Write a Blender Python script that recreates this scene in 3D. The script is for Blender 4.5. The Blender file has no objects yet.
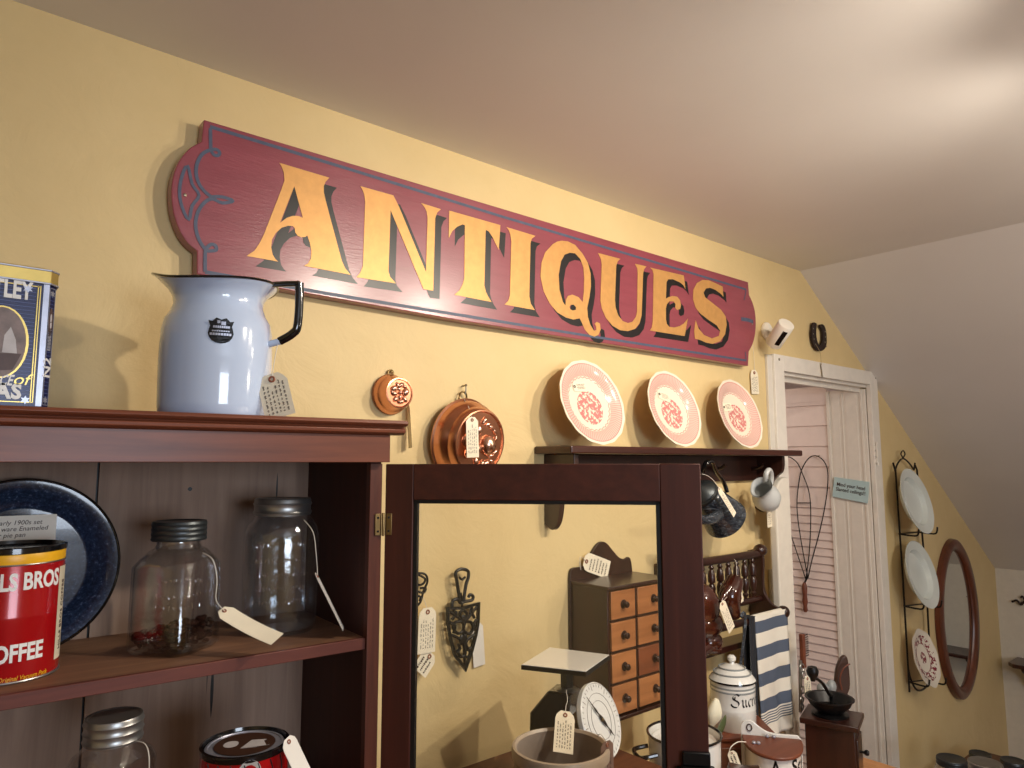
import bpy, bmesh, math, random
from math import sin, cos, pi, radians
from mathutils import Vector, Matrix
random.seed(7)
SC = bpy.context.scene
COL = SC.collection

# ------------------------------------------------------------------ camera (used also to place measured points on real planes)
FPX = 706.3; YAW, PIT, ROL = radians(40.086), radians(6.405), radians(-.066)
CAM = Vector((0, -1.45, 1.5))
_F = Vector((sin(YAW)*cos(PIT), cos(YAW)*cos(PIT), sin(PIT)))
_R0 = Vector((cos(YAW), -sin(YAW), 0)); _U0 = _R0.cross(_F)
_R = _R0*cos(ROL) + _U0*sin(ROL); _U = _U0*cos(ROL) - _R0*sin(ROL)
def ray(u, v): return _R*((u-512)/FPX) - _U*((v-384)/FPX) + _F
def _on(u, v, i, val):
    r = ray(u, v); return CAM + r*((val-CAM[i])/r[i])
def PX(u, v, x): return _on(u, v, 0, x)
def PY(u, v, y=0.): return _on(u, v, 1, y)
def PZ(u, v, z): return _on(u, v, 2, z)
def PD(u, v, d): return CAM + ray(u, v)*d
cd = bpy.data.cameras.new('camera'); cam = bpy.data.objects.new('camera', cd); COL.objects.link(cam)
cd.sensor_width = 36; cd.lens = FPX/1024*36; cd.clip_start = .02
mw = Matrix((( _R.x, _U.x, -_F.x, CAM.x), (_R.y, _U.y, -_F.y, CAM.y), (_R.z, _U.z, -_F.z, CAM.z), (0, 0, 0, 1)))
cam.matrix_world = mw
SC.camera = cam

# ------------------------------------------------------------------ materials
def s2l(c):
    return tuple((x/255/12.92 if x/255 <= .04045 else ((x/255+.055)/1.055)**2.4) for x in c)
def rgb(*c): return (*s2l(c), 1)
class NT:
    def __init__(s, name):
        s.m = bpy.data.materials.new(name); s.m.use_nodes = True; s.t = s.m.node_tree; s.n = s.t.nodes
        s.b = s.n['Principled BSDF']; s.l = s.t.links
    def add(s, k, **kw):
        x = s.n.new(k)
        for a, b in kw.items(): setattr(x, a, b)
        return x
    def inp(s, sock, v):
        if hasattr(v, 'is_linked') or isinstance(v, bpy.types.NodeSocket): s.l.new(v, sock)
        elif v is not None: sock.default_value = v
    def math(s, op, a, b=None, c=None):
        x = s.add('ShaderNodeMath', operation=op)
        s.inp(x.inputs[0], a)
        if b is not None: s.inp(x.inputs[1], b)
        if c is not None: s.inp(x.inputs[2], c)
        return x.outputs[0]
    def mix(s, f, a, b):
        x = s.add('ShaderNodeMix', data_type='RGBA'); s.inp(x.inputs[0], f); s.inp(x.inputs[6], a); s.inp(x.inputs[7], b); return x.outputs[2]
    def xyz(s, scale=(1, 1, 1)):
        tc = s.add('ShaderNodeTexCoord'); mp = s.add('ShaderNodeMapping'); mp.inputs['Scale'].default_value = scale
        s.l.new(tc.outputs['Object'], mp.inputs[0]); return mp.outputs[0]
    def noise(s, scale=5, detail=3, rough=.5, vec=None, out=0, dist=0):
        x = s.add('ShaderNodeTexNoise'); x.inputs['Scale'].default_value = scale; x.inputs['Detail'].default_value = detail
        x.inputs['Roughness'].default_value = rough; x.inputs['Distortion'].default_value = dist
        if vec is not None: s.l.new(vec, x.inputs['Vector'])
        return x.outputs[out]
    def ramp(s, f, stops, interp='LINEAR'):
        x = s.add('ShaderNodeValToRGB'); s.inp(x.inputs[0], f); e = x.color_ramp; e.interpolation = interp
        while len(e.elements) < len(stops): e.elements.new(.5)
        for el, (p, c) in zip(e.elements, stops): el.position = p; el.color = c
        return x.outputs[0]
    def bump(s, h, st=.3, d=.002):
        x = s.add('ShaderNodeBump'); x.inputs['Strength'].default_value = st; x.inputs['Distance'].default_value = d
        s.l.new(h, x.inputs['Height']); s.l.new(x.outputs[0], s.b.inputs['Normal'])
    def set(s, **k):
        for a, v in k.items(): s.inp(s.b.inputs[a.replace('_', ' ')], v)
        return s
def plain(name, c, rough=.5, metal=0, var=.12, scale=25, bump=0, coat=0, spec=.5):
    t = NT(name); v = t.xyz(); n = t.noise(scale, 4, .6, v)
    d = tuple(x*(1-var) for x in c[:3])+(1,); l = tuple(min(1, x*(1+var)) for x in c[:3])+(1,)
    t.set(Base_Color=t.ramp(n, [(.3, d), (.7, l)]), Roughness=rough, Metallic=metal, Coat_Weight=coat, Specular_IOR_Level=spec)
    if bump: t.bump(n, bump, .001)
    return t.m
def wood(name, c1, c2, grain=(2, 2, 30), rough=.35, axis='Z', coat=.2, spec=.4):
    t = NT(name)
    sc = {'Z': (28, 28, 1.6), 'X': (1.6, 28, 28), 'Y': (28, 1.6, 28)}[axis]
    v = t.xyz(sc); n = t.noise(1.6, 6, .65, v, dist=.6); v2 = t.xyz(tuple(x*.18 for x in sc)); n2 = t.noise(2, 3, .5, v2)
    f = t.math('ADD', t.math('MULTIPLY', n, .65), t.math('MULTIPLY', n2, .35))
    t.set(Base_Color=t.ramp(f, [(.32, c1), (.66, c2)]), Roughness=rough, Coat_Weight=coat, Coat_Roughness=.25, Specular_IOR_Level=spec)
    t.bump(f, .25, .0008)
    return t.m
M = {}
M['wall'] = (lambda t: (t.set(Base_Color=t.ramp(t.noise(3, 4, .6, t.xyz()), [(.3, rgb(216, 190, 137)), (.7, rgb(224, 199, 147))]), Roughness=.55, Specular_IOR_Level=.3), t.bump(t.noise(7, 6, .6, t.xyz(), dist=.5), .5, .010), t.m)[-1])(NT('yellow_plaster'))
M['ceil'] = (lambda t: (t.set(Base_Color=t.ramp(t.noise(2, 3, .5, t.xyz()), [(.3, rgb(226, 222, 218)), (.7, rgb(232, 228, 224))]), Roughness=.42, Specular_IOR_Level=.35), t.bump(t.noise(30, 4, .6, t.xyz()), .12, .003), t.m)[-1])(NT('ceiling_paint'))
M['white'] = plain('white_paint', rgb(232, 224, 212), .4, var=.04, bump=.1)
M['whitewall'] = plain('white_wall', rgb(222, 214, 200), .6, var=.04, bump=.1)
M['pink'] = plain('pinkish_white_paint', rgb(236, 218, 210), .45, var=.03)
M['floor'] = wood('floor_wood', rgb(92, 60, 38), rgb(140, 96, 62), axis='X')
M['mahog'] = wood('red_brown_wood', rgb(66, 32, 22), rgb(104, 54, 38), rough=.4, coat=.1)
M['mahogX'] = wood('red_brown_wood_across', rgb(84, 42, 27), rgb(128, 70, 46), axis='X', rough=.4, coat=.1)
M['door'] = wood('dark_red_wood', rgb(56, 24, 17), rgb(82, 38, 27), rough=.45, coat=.05)
M['doorX'] = wood('dark_red_wood_across', rgb(56, 24, 17), rgb(82, 38, 27), axis='X', rough=.45, coat=.05)
M['inside'] = wood('dark_inner_wood', rgb(50, 24, 18), rgb(76, 38, 28), rough=.6, coat=0)
M['backb'] = wood('greyed_board', rgb(136, 112, 98), rgb(166, 140, 122), rough=.7, coat=0, spec=.2)
M['shelfw'] = wood('worn_shelf_wood', rgb(112, 78, 58), rgb(150, 110, 82), axis='X', rough=.55, coat=0)
M['edgew'] = wood('shelf_edge_wood', rgb(84, 40, 30), rgb(120, 62, 46), axis='X', rough=.5, coat=0)
M['dark'] = wood('dark_walnut', rgb(34, 17, 13), rgb(58, 30, 22), rough=.3, coat=.3)
M['darkX'] = wood('dark_walnut_across', rgb(40, 18, 13), rgb(72, 34, 24), axis='X', rough=.3, coat=.3)
M['drawer'] = wood('orange_drawer_wood', rgb(132, 80, 44), rgb(182, 120, 72), rough=.35, coat=.3, axis='X')
M['drawerd'] = wood('brown_drawer_wood', rgb(100, 54, 32), rgb(136, 76, 46), rough=.35, coat=.3, axis='X')
M['oak'] = wood('light_wood', rgb(170, 112, 66), rgb(206, 150, 98), axis='Y', rough=.5)
M['table'] = wood('table_wood', rgb(70, 42, 30), rgb(112, 68, 46), axis='X', rough=.4)
M['black'] = plain('black_iron', rgb(22, 21, 22), .38, .4, var=.2, bump=.15)
M['blackgloss'] = plain('black_enamel', rgb(14, 14, 16), .15, 0, coat=.6)
M['bead'] = plain('black_bead', rgb(10, 9, 9), .5)
M['wire'] = plain('dark_wire', rgb(40, 34, 30), .45, .6)
M['blue_en'] = plain('pale_blue_enamel', rgb(196, 212, 238), .12, 0, var=.02, scale=4, coat=.8)
M['white_en'] = plain('white_enamel', rgb(228, 226, 220), .14, 0, var=.02, scale=4, coat=.6)
M['ironst'] = plain('ironstone_glaze', rgb(214, 220, 214), .18, 0, var=.03, scale=6, coat=.5)
M['grey_en'] = plain('grey_enamel', rgb(146, 150, 150), .2, 0, coat=.4)
M['jug'] = plain('grey_white_ceramic', rgb(196, 198, 196), .3, 0, var=.03, coat=.2)
M['paper'] = plain('cream_card', rgb(240, 228, 202), .75, var=.05)
M['paperw'] = plain('white_card', rgb(228, 222, 212), .75, var=.03)
M['papergr'] = plain('brown_card', rgb(120, 92, 78), .8)
M['ink'] = plain('brown_ink', rgb(64, 40, 34), .8)
M['eyelet'] = plain('eyelet_brown', rgb(140, 78, 52), .7)
M['string'] = plain('white_string', rgb(222, 214, 200), .8)
M['twine'] = plain('tan_twine', rgb(176, 148, 108), .8)
M['copper'] = plain('copper', rgb(210, 148, 116), .27, 1, var=.12, scale=14, bump=.05)
M['copperl'] = plain('bright_copper', rgb(232, 184, 158), .24, 1, var=.08, bump=.05)
M['brass'] = plain('aged_brass', rgb(150, 126, 84), .4, .9)
M['steel'] = plain('dull_steel', rgb(168, 168, 166), .35, .9)
M['zinc'] = plain('dark_zinc', rgb(78, 82, 84), .4, .8, bump=.2)
M['signred'] = (lambda t: (t.set(Base_Color=t.ramp(t.noise(4, 5, .6, t.xyz((1, 8, 8))), [(.3, rgb(132, 56, 68)), (.7, rgb(146, 66, 78))]), Roughness=.32, Coat_Weight=.6, Coat_Roughness=.24), t.bump(t.noise(40, 5, .6, t.xyz((1, 6, 6))), .35, .0015), t.m)[-1])(NT('sign_maroon'))
M['signedge'] = plain('sign_edge', rgb(84, 26, 34), .5)
M['signblue'] = plain('sign_blue_line', rgb(74, 82, 104), .5, var=.15, scale=60)
M['gold'] = plain('gold_leaf', rgb(206, 154, 90), .44, .35, var=.08, scale=40)
M['signblack'] = plain('sign_black', rgb(20, 18, 20), .35)
M['nail'] = plain('nail_metal', rgb(150, 140, 120), .35, .9)
M['navy'] = plain('navy_tin', rgb(16, 22, 72), .3, .1)
M['tingold'] = plain('tin_gold', rgb(206, 178, 100), .3, .6)
M['tinsilver'] = plain('tin_silver', rgb(176, 178, 192), .35, .6)
M['tinwhite'] = plain('tin_white', rgb(232, 230, 226), .4)
M['tinline'] = plain('tin_stripe', rgb(92, 104, 160), .4)
M['photo'] = plain('sepia_picture', rgb(128, 112, 108), .5, var=.25, scale=60)
M['photod'] = plain('sepia_picture_dark', rgb(82, 62, 58), .5, var=.2, scale=60)
M['photol'] = plain('sepia_picture_light', rgb(190, 184, 184), .5, var=.1, scale=60)
M['red'] = plain('red_tin_paint', rgb(170, 14, 20), .22, .1, var=.04, coat=.4)
M['yellow'] = plain('yellow_tin_paint', rgb(236, 176, 30), .35)
M['canside'] = plain('cream_side_panel', rgb(216, 204, 178), .4)
M['pan'] = (lambda t: (t.set(Base_Color=t.ramp(t.noise(160, 2, .7, t.xyz()), [(.38, rgb(26, 36, 56)), (.62, rgb(42, 56, 82)), (.76, rgb(92, 106, 134))]), Roughness=.2, Coat_Weight=.4), t.m)[-1])(NT('speckled_blue_enamel'))
M['granite'] = (lambda t: (t.set(Base_Color=t.ramp(t.noise(26, 5, .6, t.xyz((1, 1, 2.4)), dist=2.2), [(.35, rgb(28, 32, 38)), (.55, rgb(50, 56, 64)), (.72, rgb(112, 120, 128))]), Roughness=.2, Coat_Weight=.4), t.m)[-1])(NT('swirled_grey_enamel'))
M['crock'] = (lambda t: (t.set(Base_Color=t.ramp(t.noise(14, 6, .7, t.xyz((1, 1, 1.6))), [(.36, rgb(66, 58, 58)), (.5, rgb(124, 110, 100)), (.68, rgb(150, 136, 122))]), Roughness=.35, Coat_Weight=.3), t.m)[-1])(NT('mottled_stoneware'))
M['crockrim'] = plain('stoneware_rim', rgb(170, 152, 132), .4, var=.1)
M['crockin'] = plain('stoneware_inside', rgb(148, 134, 122), .35, var=.1)
M['pottery'] = plain('brown_glaze', rgb(64, 26, 16), .14, 0, var=.45, scale=22, coat=.8)
M['bean'] = plain('coffee_bean', rgb(46, 25, 18), .7, spec=.08)
M['saltlid'] = wood('salt_lid_wood', rgb(96, 48, 30), rgb(126, 68, 44), axis='X', rough=.5)
M['leather'] = plain('brown_leather', rgb(62, 38, 26), .45, bump=.3)
M['petal'] = plain('white_petal', rgb(228, 222, 196), .5, var=.06)
M['leaf'] = plain('green_leaf', rgb(74, 84, 48), .5)
M['label_blue'] = plain('pale_blue_card', rgb(182, 208, 210), .5, var=.04)
M['mirror'] = NT('mirror_glass').set(Base_Color=rgb(225, 228, 226), Metallic=1., Roughness=.02).m
M['knit'] = plain('towel_dark_cloth', rgb(34, 36, 42), .9, bump=.4)
M['camblack'] = plain('camera_black', rgb(8, 8, 9), .25)
M['camwhite'] = plain('camera_white', rgb(236, 228, 214), .4, var=.02)
M['rust'] = plain('rusty_iron', rgb(46, 32, 28), .7, .3, var=.3, bump=.4)
def glassm(name, col, base=.05, spec=.9):
    t = NT(name); t.n.remove(t.b)
    tr = t.add('ShaderNodeBsdfTransparent'); tr.inputs[0].default_value = (*col, 1)
    gl = t.add('ShaderNodeBsdfGlossy'); gl.inputs['Roughness'].default_value = .03; gl.inputs[0].default_value = (spec, spec, spec, 1)
    fr = t.add('ShaderNodeLayerWeight'); fr.inputs[0].default_value = .5
    fc = t.math('MULTIPLY_ADD', t.math('POWER', fr.outputs['Facing'], 2.6), .75, base*.9)
    mx = t.add('ShaderNodeMixShader'); t.l.new(fc, mx.inputs[0]); t.l.new(tr.outputs[0], mx.inputs[1]); t.l.new(gl.outputs[0], mx.inputs[2])
    if base > .06:
        n = t.noise(60, 4, .6, t.xyz()); b = t.add('ShaderNodeBump'); b.inputs['Strength'].default_value = .3; b.inputs['Distance'].default_value = .002
        t.l.new(n, b.inputs['Height']); t.l.new(b.outputs[0], gl.inputs['Normal']); t.l.new(b.outputs[0], fr.inputs['Normal'])
    t.l.new(mx.outputs[0], t.n['Material Output'].inputs[0]); return t.m
M['pane'] = glassm('window_glass', (.97, .97, .96))
M['jar'] = glassm('jar_glass', (.975, .985, .985), .062)
M['jarblue'] = glassm('jar_glass_dim', (.93, .955, .975), .09)
M['emboss'] = glassm('jar_emboss', (.95, .97, 1.), .5, 1.)
def plate_mat(name, R, cream, pink, deep, kind):
    t = NT(name); tc = t.add('ShaderNodeTexCoord'); sp = t.add('ShaderNodeSeparateXYZ'); t.l.new(tc.outputs['Object'], sp.inputs[0])
    x, y = sp.outputs[0], sp.outputs[1]
    r = t.math('DIVIDE', t.math('SQRT', t.math('ADD', t.math('MULTIPLY', x, x), t.math('MULTIPLY', y, y))), R)
    a = t.math('ARCTAN2', y, x)
    def band(lo, hi, rr=r): return t.math('MULTIPLY', t.math('GREATER_THAN', rr, lo), t.math('LESS_THAN', rr, hi))
    n = t.noise(75, 4, .65, tc.outputs['Object'])
    if kind == 'pink':
        fl = t.math('MULTIPLY_ADD', t.math('SINE', t.math('MULTIPLY', a, 90)), .18, .5)
        c = t.mix(t.math('MULTIPLY', band(.66, .93), fl), cream, pink)
        sc = t.math('MULTIPLY_ADD', t.math('SINE', t.math('MULTIPLY', a, 30)), .012, .63)
        c = t.mix(t.math('MULTIPLY', t.math('COMPARE', r, sc, .012), .7), c, deep)
        c = t.mix(t.math('MULTIPLY', t.math('COMPARE', r, .925, .012), .6), c, deep)
        y2 = t.math('ADD', y, .10*R)
        r2 = t.math('DIVIDE', t.math('SQRT', t.math('ADD', t.math('MULTIPLY', x, x), t.math('MULTIPLY', y2, y2))), R)
        m = t.math('MULTIPLY', t.math('LESS_THAN', r2, .40), t.math('GREATER_THAN', n, .47))
        c = t.mix(t.math('MULTIPLY', m, .9), c, deep)
    else:
        m = t.math('MULTIPLY', band(.62, .95), t.math('GREATER_THAN', t.noise(52, 3, .6, tc.outputs['Object']), .5))
        c = t.mix(m, cream, deep)
        m2 = t.math('MULTIPLY', t.math('LESS_THAN', r, .26), t.math('GREATER_THAN', t.noise(60, 3, .6, tc.outputs['Object']), .47))
        c = t.mix(m2, c, deep)
        c = t.mix(t.math('COMPARE', r, .6, .012), c, deep)
    t.set(Base_Color=c, Roughness=.16, Coat_Weight=.5); return t.m
M['plate_pink'] = plate_mat('pink_transfer_glaze', .125, rgb(238, 226, 204), rgb(206, 116, 118), rgb(212, 116, 114), 'pink')
M['plate_red'] = plate_mat('red_floral_glaze', .105, rgb(226, 216, 200), rgb(150, 50, 60), rgb(128, 40, 54), 'floral')
def stripes_mat():
    t = NT('striped_towel'); tc = t.add('ShaderNodeTexCoord'); sp = t.add('ShaderNodeSeparateXYZ'); t.l.new(tc.outputs['UV'], sp.inputs[0])
    v = sp.outputs[1]; c = rgb(228, 222, 208); m = None
    for lo, hi in TOWEL:
        b = t.math('MULTIPLY', t.math('GREATER_THAN', v, lo), t.math('LESS_THAN', v, hi)); m = b if m is None else t.math('ADD', m, b)
    t.set(Base_Color=t.mix(m, c, rgb(80, 90, 108)), Roughness=.9)
    t.bump(t.noise(900, 2, .5, t.xyz()), .3, .0005); return t.m

# ------------------------------------------------------------------ mesh helpers
class MB:
    def __init__(s): s.bm = bmesh.new()
    def v(s, p): return s.bm.verts.new(p)
    def face(s, vs):
        try: return s.bm.faces.new(vs)
        except ValueError: return None
    def box(s, x0, x1, y0, y1, z0, z1, mat=None):
        c = [(x, y, z) for x in (x0, x1) for y in (y0, y1) for z in (z0, z1)]
        vs = [s.v(mat @ Vector(p) if mat else p) for p in c]
        for f in ((0, 1, 3, 2), (4, 6, 7, 5), (0, 4, 5, 1), (2, 3, 7, 6), (0, 2, 6, 4), (1, 5, 7, 3)): s.face([vs[i] for i in f])
        return s
    def lathe(s, prof, seg=48, mat=None, fn=None):
        rings = []
        for r, z in prof:
            if r < 1e-6: rings.append([s.v(mat @ Vector((0, 0, z)) if mat else (0, 0, z))]); continue
            ring = []
            for i in range(seg):
                a = 2*pi*i/seg; p = Vector((r*cos(a), r*sin(a), z))
                if fn: p = fn(p, a, r, z)
                ring.append(s.v(mat @ p if mat else p))
            rings.append(ring)
        for A, B in zip(rings, rings[1:]):
            for i in range(seg):
                j = (i+1) % seg
                if len(A) == 1 and len(B) == 1: break
                if len(A) == 1: s.face([A[0], B[j], B[i]])
                elif len(B) == 1: s.face([A[i], A[j], B[0]])
                else: s.face([A[i], A[j], B[j], B[i]])
        return s
    def tube(s, pts, r, seg=8, cyc=False, sub=0, flat=1.):
        pts = [Vector(p) for p in pts]
        if sub: pts = smooth_path(pts, sub, cyc)
        n = len(pts); rings = []; prev = None
        rr = r if callable(r) else (lambda t: r)
        for i, p in enumerate(pts):
            a = pts[(i-1) % n] if (cyc or i > 0) else p; b = pts[(i+1) % n] if (cyc or i < n-1) else p
            t = (b-a)
            t = t.normalized() if t.length > 1e-9 else Vector((0, 0, 1))
            if prev is None:
                ref = Vector((0, 1, 0)) if abs(t.y) < .9 else Vector((1, 0, 0)); x = t.cross(ref).normalized()
            else:
                x = prev - t*prev.dot(t); x = x.normalized() if x.length > 1e-6 else t.orthogonal().normalized()
            prev = x; y = t.cross(x); q = rr(i/max(1, n-1))
            rings.append([s.v(p + x*(cos(2*pi*k/seg)*q) + y*(sin(2*pi*k/seg)*q*flat)) for k in range(seg)])
        m = n if cyc else n-1
        for i in range(m):
            A, B = rings[i], rings[(i+1) % n]
            for k in range(seg): s.face([A[k], A[(k+1) % seg], B[(k+1) % seg], B[k]])
        if not cyc: s.face(rings[0][::-1]); s.face(rings[-1])
        return s
    def sphere(s, c, r, sc=(1, 1, 1), seg=16, mat=None):
        rings = seg//2; m = Matrix.Translation(Vector(c)) @ (mat or Matrix()) @ Matrix.Diagonal((*sc, 1))
        return s.lathe([(r*sin(pi*i/rings), -r*cos(pi*i/rings)) for i in range(rings+1)], seg, m)
    def prism(s, poly, fn, d):
        """poly: list of 2d points, fn(2d)->3d, d: extrusion vector"""
        d = Vector(d); A = [s.v(fn(p)) for p in poly]; B = [s.v(Vector(fn(p))+d) for p in poly]; n = len(A)
        s.face(A); s.face(B[::-1])
        for i in range(n): s.face([A[i], A[(i+1) % n], B[(i+1) % n], B[i]])
        return s
    def ribbon(s, pts, nib):
        """flat swept nib stroke in the xy plane"""
        nb = Vector(nib)
        P = [Vector(p) for p in pts]
        for a, b in zip(P, P[1:]): s.face([s.v(a-nb), s.v(b-nb), s.v(b+nb), s.v(a+nb)])
        return s
    def xf(s, m): bmesh.ops.transform(s.bm, matrix=m, verts=s.bm.verts); return s
    def fn(s, f):
        for v in s.bm.verts: v.co = f(v.co)
        return s
    def build(s, name, mat, parent=None, smooth=True, bev=0, world=True):
        bmesh.ops.recalc_face_normals(s.bm, faces=s.bm.faces)
        me = bpy.data.meshes.new(name); 
        if parent is not None and world:
            s.xf(world_of(parent).inverted())
        s.bm.to_mesh(me); s.bm.free()
        return link(name, me, mat, parent, smooth, bev)
def world_of(o):
    m = Matrix()
    while o is not None: m = o.matrix_basis @ m; o = o.parent
    return m
def link(name, me, mat, parent=None, smooth=True, bev=0):
    o = bpy.data.objects.new(name, me); COL.objects.link(o)
    if mat is not None: me.materials.clear(); me.materials.append(M[mat] if isinstance(mat, str) else mat)
    if parent is not None: o.parent = parent
    if smooth:
        for p in me.polygons: p.use_smooth = True
        try: me.set_sharp_from_angle(angle=radians(38))
        except Exception: pass
    if bev:
        b = o.modifiers.new('bevel', 'BEVEL'); b.width = bev; b.segments = 2; b.limit_method = 'ANGLE'; b.angle_limit = radians(40)
    return o
def smooth_path(pts, sub=6, cyc=False):
    out = []; n = len(pts); rng = range(n if cyc else n-1)
    for i in rng:
        p0 = pts[(i-1) % n] if (cyc or i > 0) else pts[i]; p1 = pts[i]; p2 = pts[(i+1) % n]; p3 = pts[(i+2) % n] if (cyc or i+2 < n) else p2
        for k in range(sub):
            t = k/sub; out.append(.5*((2*p1)+(p2-p0)*t+(2*p0-5*p1+4*p2-p3)*t*t+(3*p1-p0-3*p2+p3)*t**3))
    if not cyc: out.append(pts[-1])
    return out
def sm2(pts, sub=5, cyc=True): return [(p.x, p.y) for p in smooth_path([Vector((a, b, 0)) for a, b in pts], sub, cyc)]
def thing(name, label, cat, loc=(0, 0, 0), rz=0, group=None):
    o = bpy.data.objects.new(name, None); COL.objects.link(o); o.empty_display_size = .05
    o.location = loc; o.rotation_euler = (0, 0, rz); o['label'] = label; o['category'] = cat
    if group: o['group'] = group
    o.matrix_basis = Matrix.Translation(Vector(loc)) @ Matrix.Rotation(rz, 4, 'Z')
    return o
def tagp(o, label, cat, group=None):
    o['label'] = label; o['category'] = cat
    if group: o['group'] = group
    return o
def struct(o): o['kind'] = 'structure'; return o
def fill2d(polys, depth=.001):
    """planar outlines (with holes) -> solid mesh in the xy plane"""
    c = bpy.data.curves.new('outline', 'CURVE'); c.dimensions = '2D'; c.fill_mode = 'BOTH'; c.extrude = depth/2
    for poly in polys:
        sp = c.splines.new('POLY'); sp.points.add(len(poly)-1)
        for i, p in enumerate(poly): sp.points[i].co = (p[0], p[1], 0, 1)
        sp.use_cyclic_u = True
    return curve_mesh(c)
def curve_mesh(c):
    o = bpy.data.objects.new('outline', c); COL.objects.link(o)
    dg = bpy.context.evaluated_depsgraph_get(); me = bpy.data.meshes.new_from_object(o.evaluated_get(dg))
    bpy.data.objects.remove(o); bpy.data.curves.remove(c); return me
def textmesh(body, size=1., depth=.0006, bold=0., spacing=1., align='CENTER', line=1.):
    c = bpy.data.curves.new('lettering', 'FONT'); c.body = body; c.size = size; c.extrude = depth/2; c.align_x = align; c.align_y = 'CENTER'
    c.offset = bold; c.space_character = spacing; c.space_line = line; c.resolution_u = 3
    return curve_mesh(c)
def put(me, name, mat, parent, mtx=None, fn=None):
    """place a flat lettering / outline mesh (own xy plane) in the world by matrix and / or function, as a child"""
    if fn:
        for v in me.vertices: v.co = fn(v.co)
    if mtx is not None: me.transform(mtx)
    if parent is not None: me.transform(world_of(parent).inverted())
    me.update()
    return link(name, me, mat, parent, smooth=False)
def frame(o, x, y):
    x = Vector(x).normalized(); y = Vector(y); y = (y-x*y.dot(x)).normalized(); z = x.cross(y)
    return Matrix(((x.x, y.x, z.x, o[0]), (x.y, y.y, z.y, o[1]), (x.z, y.z, z.z, o[2]), (0, 0, 0, 1)))
def axisframe(o, z, up=(0, 0, 1)):
    z = Vector(z).normalized(); up = Vector(up); y = (up-z*up.dot(z)).normalized(); x = y.cross(z)
    return frame(o, x, y)

# ------------------------------------------------------------------ handwritten price tags
def scribble(w, h, rows, seed, along=True):
    rnd = random.Random(seed); mb = MB(); L, W = (h, w) if along else (w, h)
    for k in range(rows):
        c = -W/2 + W*(k+.7)/(rows+.5); x = -L*.42; end = L*rnd.uniform(.25, .42); amp = W/rows*.26; pts = []; words = []
        while x < end:
            n = rnd.randint(4, 9); pts = []
            for i in range(n):
                pts.append((x, c+amp*(rnd.uniform(.3, 1) if i % 2 else -rnd.uniform(.3, 1)))); x += L*.014
            words.append(pts); x += L*.03
        for pts in words:
            if along: P = [(p[1], p[0], 0) for p in pts]
            else: P = [(p[0], -p[1], 0) for p in pts]
            mb.ribbon(P, (.00036, .00036, 0))
    return mb
TAGN = [0]
def price_tag(label, top, bot, w, string, n=(0, -1, 0), mat='paper', rows=6, along=True, hole='top', strmat='string', plainback=False, curl=0, group=None):
    """top / bot: centres of the short edges; string: world points ending at the eyelet"""
    TAGN[0] += 1; top, bot = Vector(top), Vector(bot); h = (top-bot).length; mid = (top+bot)/2
    z = Vector(n).normalized(); y = (top-bot).normalized(); x = y.cross(z).normalized(); m = frame(mid, x, y)
    root = thing('price_tag', label, 'tag', tuple(mid), 0, group)
    c = w*.26; poly = [(-w/2, -h/2), (w/2, -h/2), (w/2, h/2-c), (w/2-c, h/2), (-w/2+c, h/2), (-w/2, h/2-c)]
    mb = MB()
    N = 10; zs = [-h/2 + h*i/N for i in range(N+1)]
    def bend(p): return Vector((p[0], p[1], curl*(p[1]/h*2)**2*h*.15))
    for side in (0, -.0006):
        rows_ = []
        for yy in zs:
            hw = w/2 - max(0, yy-(h/2-c)); rows_.append([mb.v(bend((-hw, yy))+Vector((0, 0, side))), mb.v(bend((hw, yy))+Vector((0, 0, side)))])
        for a, b in zip(rows_, rows_[1:]): mb.face([a[0], a[1], b[1], b[0]])
    mb.xf(m); mb.build('card', mat, root, smooth=True)
    e = MB(); e.tube([m @ bend((cos(a)*w*.085, h/2-w*.2+sin(a)*w*.085))+z*.0007 for a in [i*pi/6 for i in range(12)]], w*.035, 6, True); e.build('eyelet', 'eyelet', root)
    if not plainback:
        s = scribble(w*.86, h*.78, rows, TAGN[0], along); s.fn(lambda p: bend((p.x, p.y-h*.07))+Vector((0, 0, .0005))); s.xf(m); s.build('handwriting', 'ink', root, smooth=False)
    if string:
        t = MB(); t.tube([Vector(p) for p in string]+[m @ bend((0, h/2-w*.2))+z*.001], .0007, 6, sub=4); t.build('string', strmat, root)
    return root
def tag_px(label, y, top, bot, w, string=(), **k):
    return price_tag(label, PY(*top, y), PY(*bot, y), w, [PY(a, b, yy) for a, b, yy in string], **k)
# ================================================================== ROOM
FZ = -.30                      # floor level
XF, ZC = 2.818, 2.309          # fold line of the ceiling
XK, ZK = 5.0, .873             # where the slope meets the knee wall
DX0, DX1, DZ = 2.60, 3.40, 1.868   # door opening
def slab(name, poly, fn, d, mat): mb = MB(); mb.prism(poly, fn, d); return struct(mb.build(name, mat, None, smooth=False))
slab('wall_back', [(-2.2, FZ), (DX0, FZ), (DX0, DZ), (DX1, DZ), (DX1, FZ), (XK, FZ), (XK, ZK), (XF, ZC), (-2.2, ZC)], lambda p: (p[0], 0, p[1]), (0, .12, 0), 'wall')
slab('ceiling', [(-2.2, .1), (XF, .1), (XF, -4.6), (-2.2, -4.6)], lambda p: (p[0], p[1], ZC), (0, 0, .08), 'ceil')
slab('ceiling', [(XF, ZC), (XK+.12, ZK-.079), (XK+.12, ZK+.02), (XF, ZC+.09)], lambda p: (p[0], .1, p[1]), (0, -4.7, 0), 'ceil')
slab('wall_right', [(0.1, FZ), (0.1, ZK), (-4.6, ZK), (-4.6, FZ)], lambda p: (XK, p[0], p[1]), (.12, 0, 0), 'whitewall')
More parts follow.
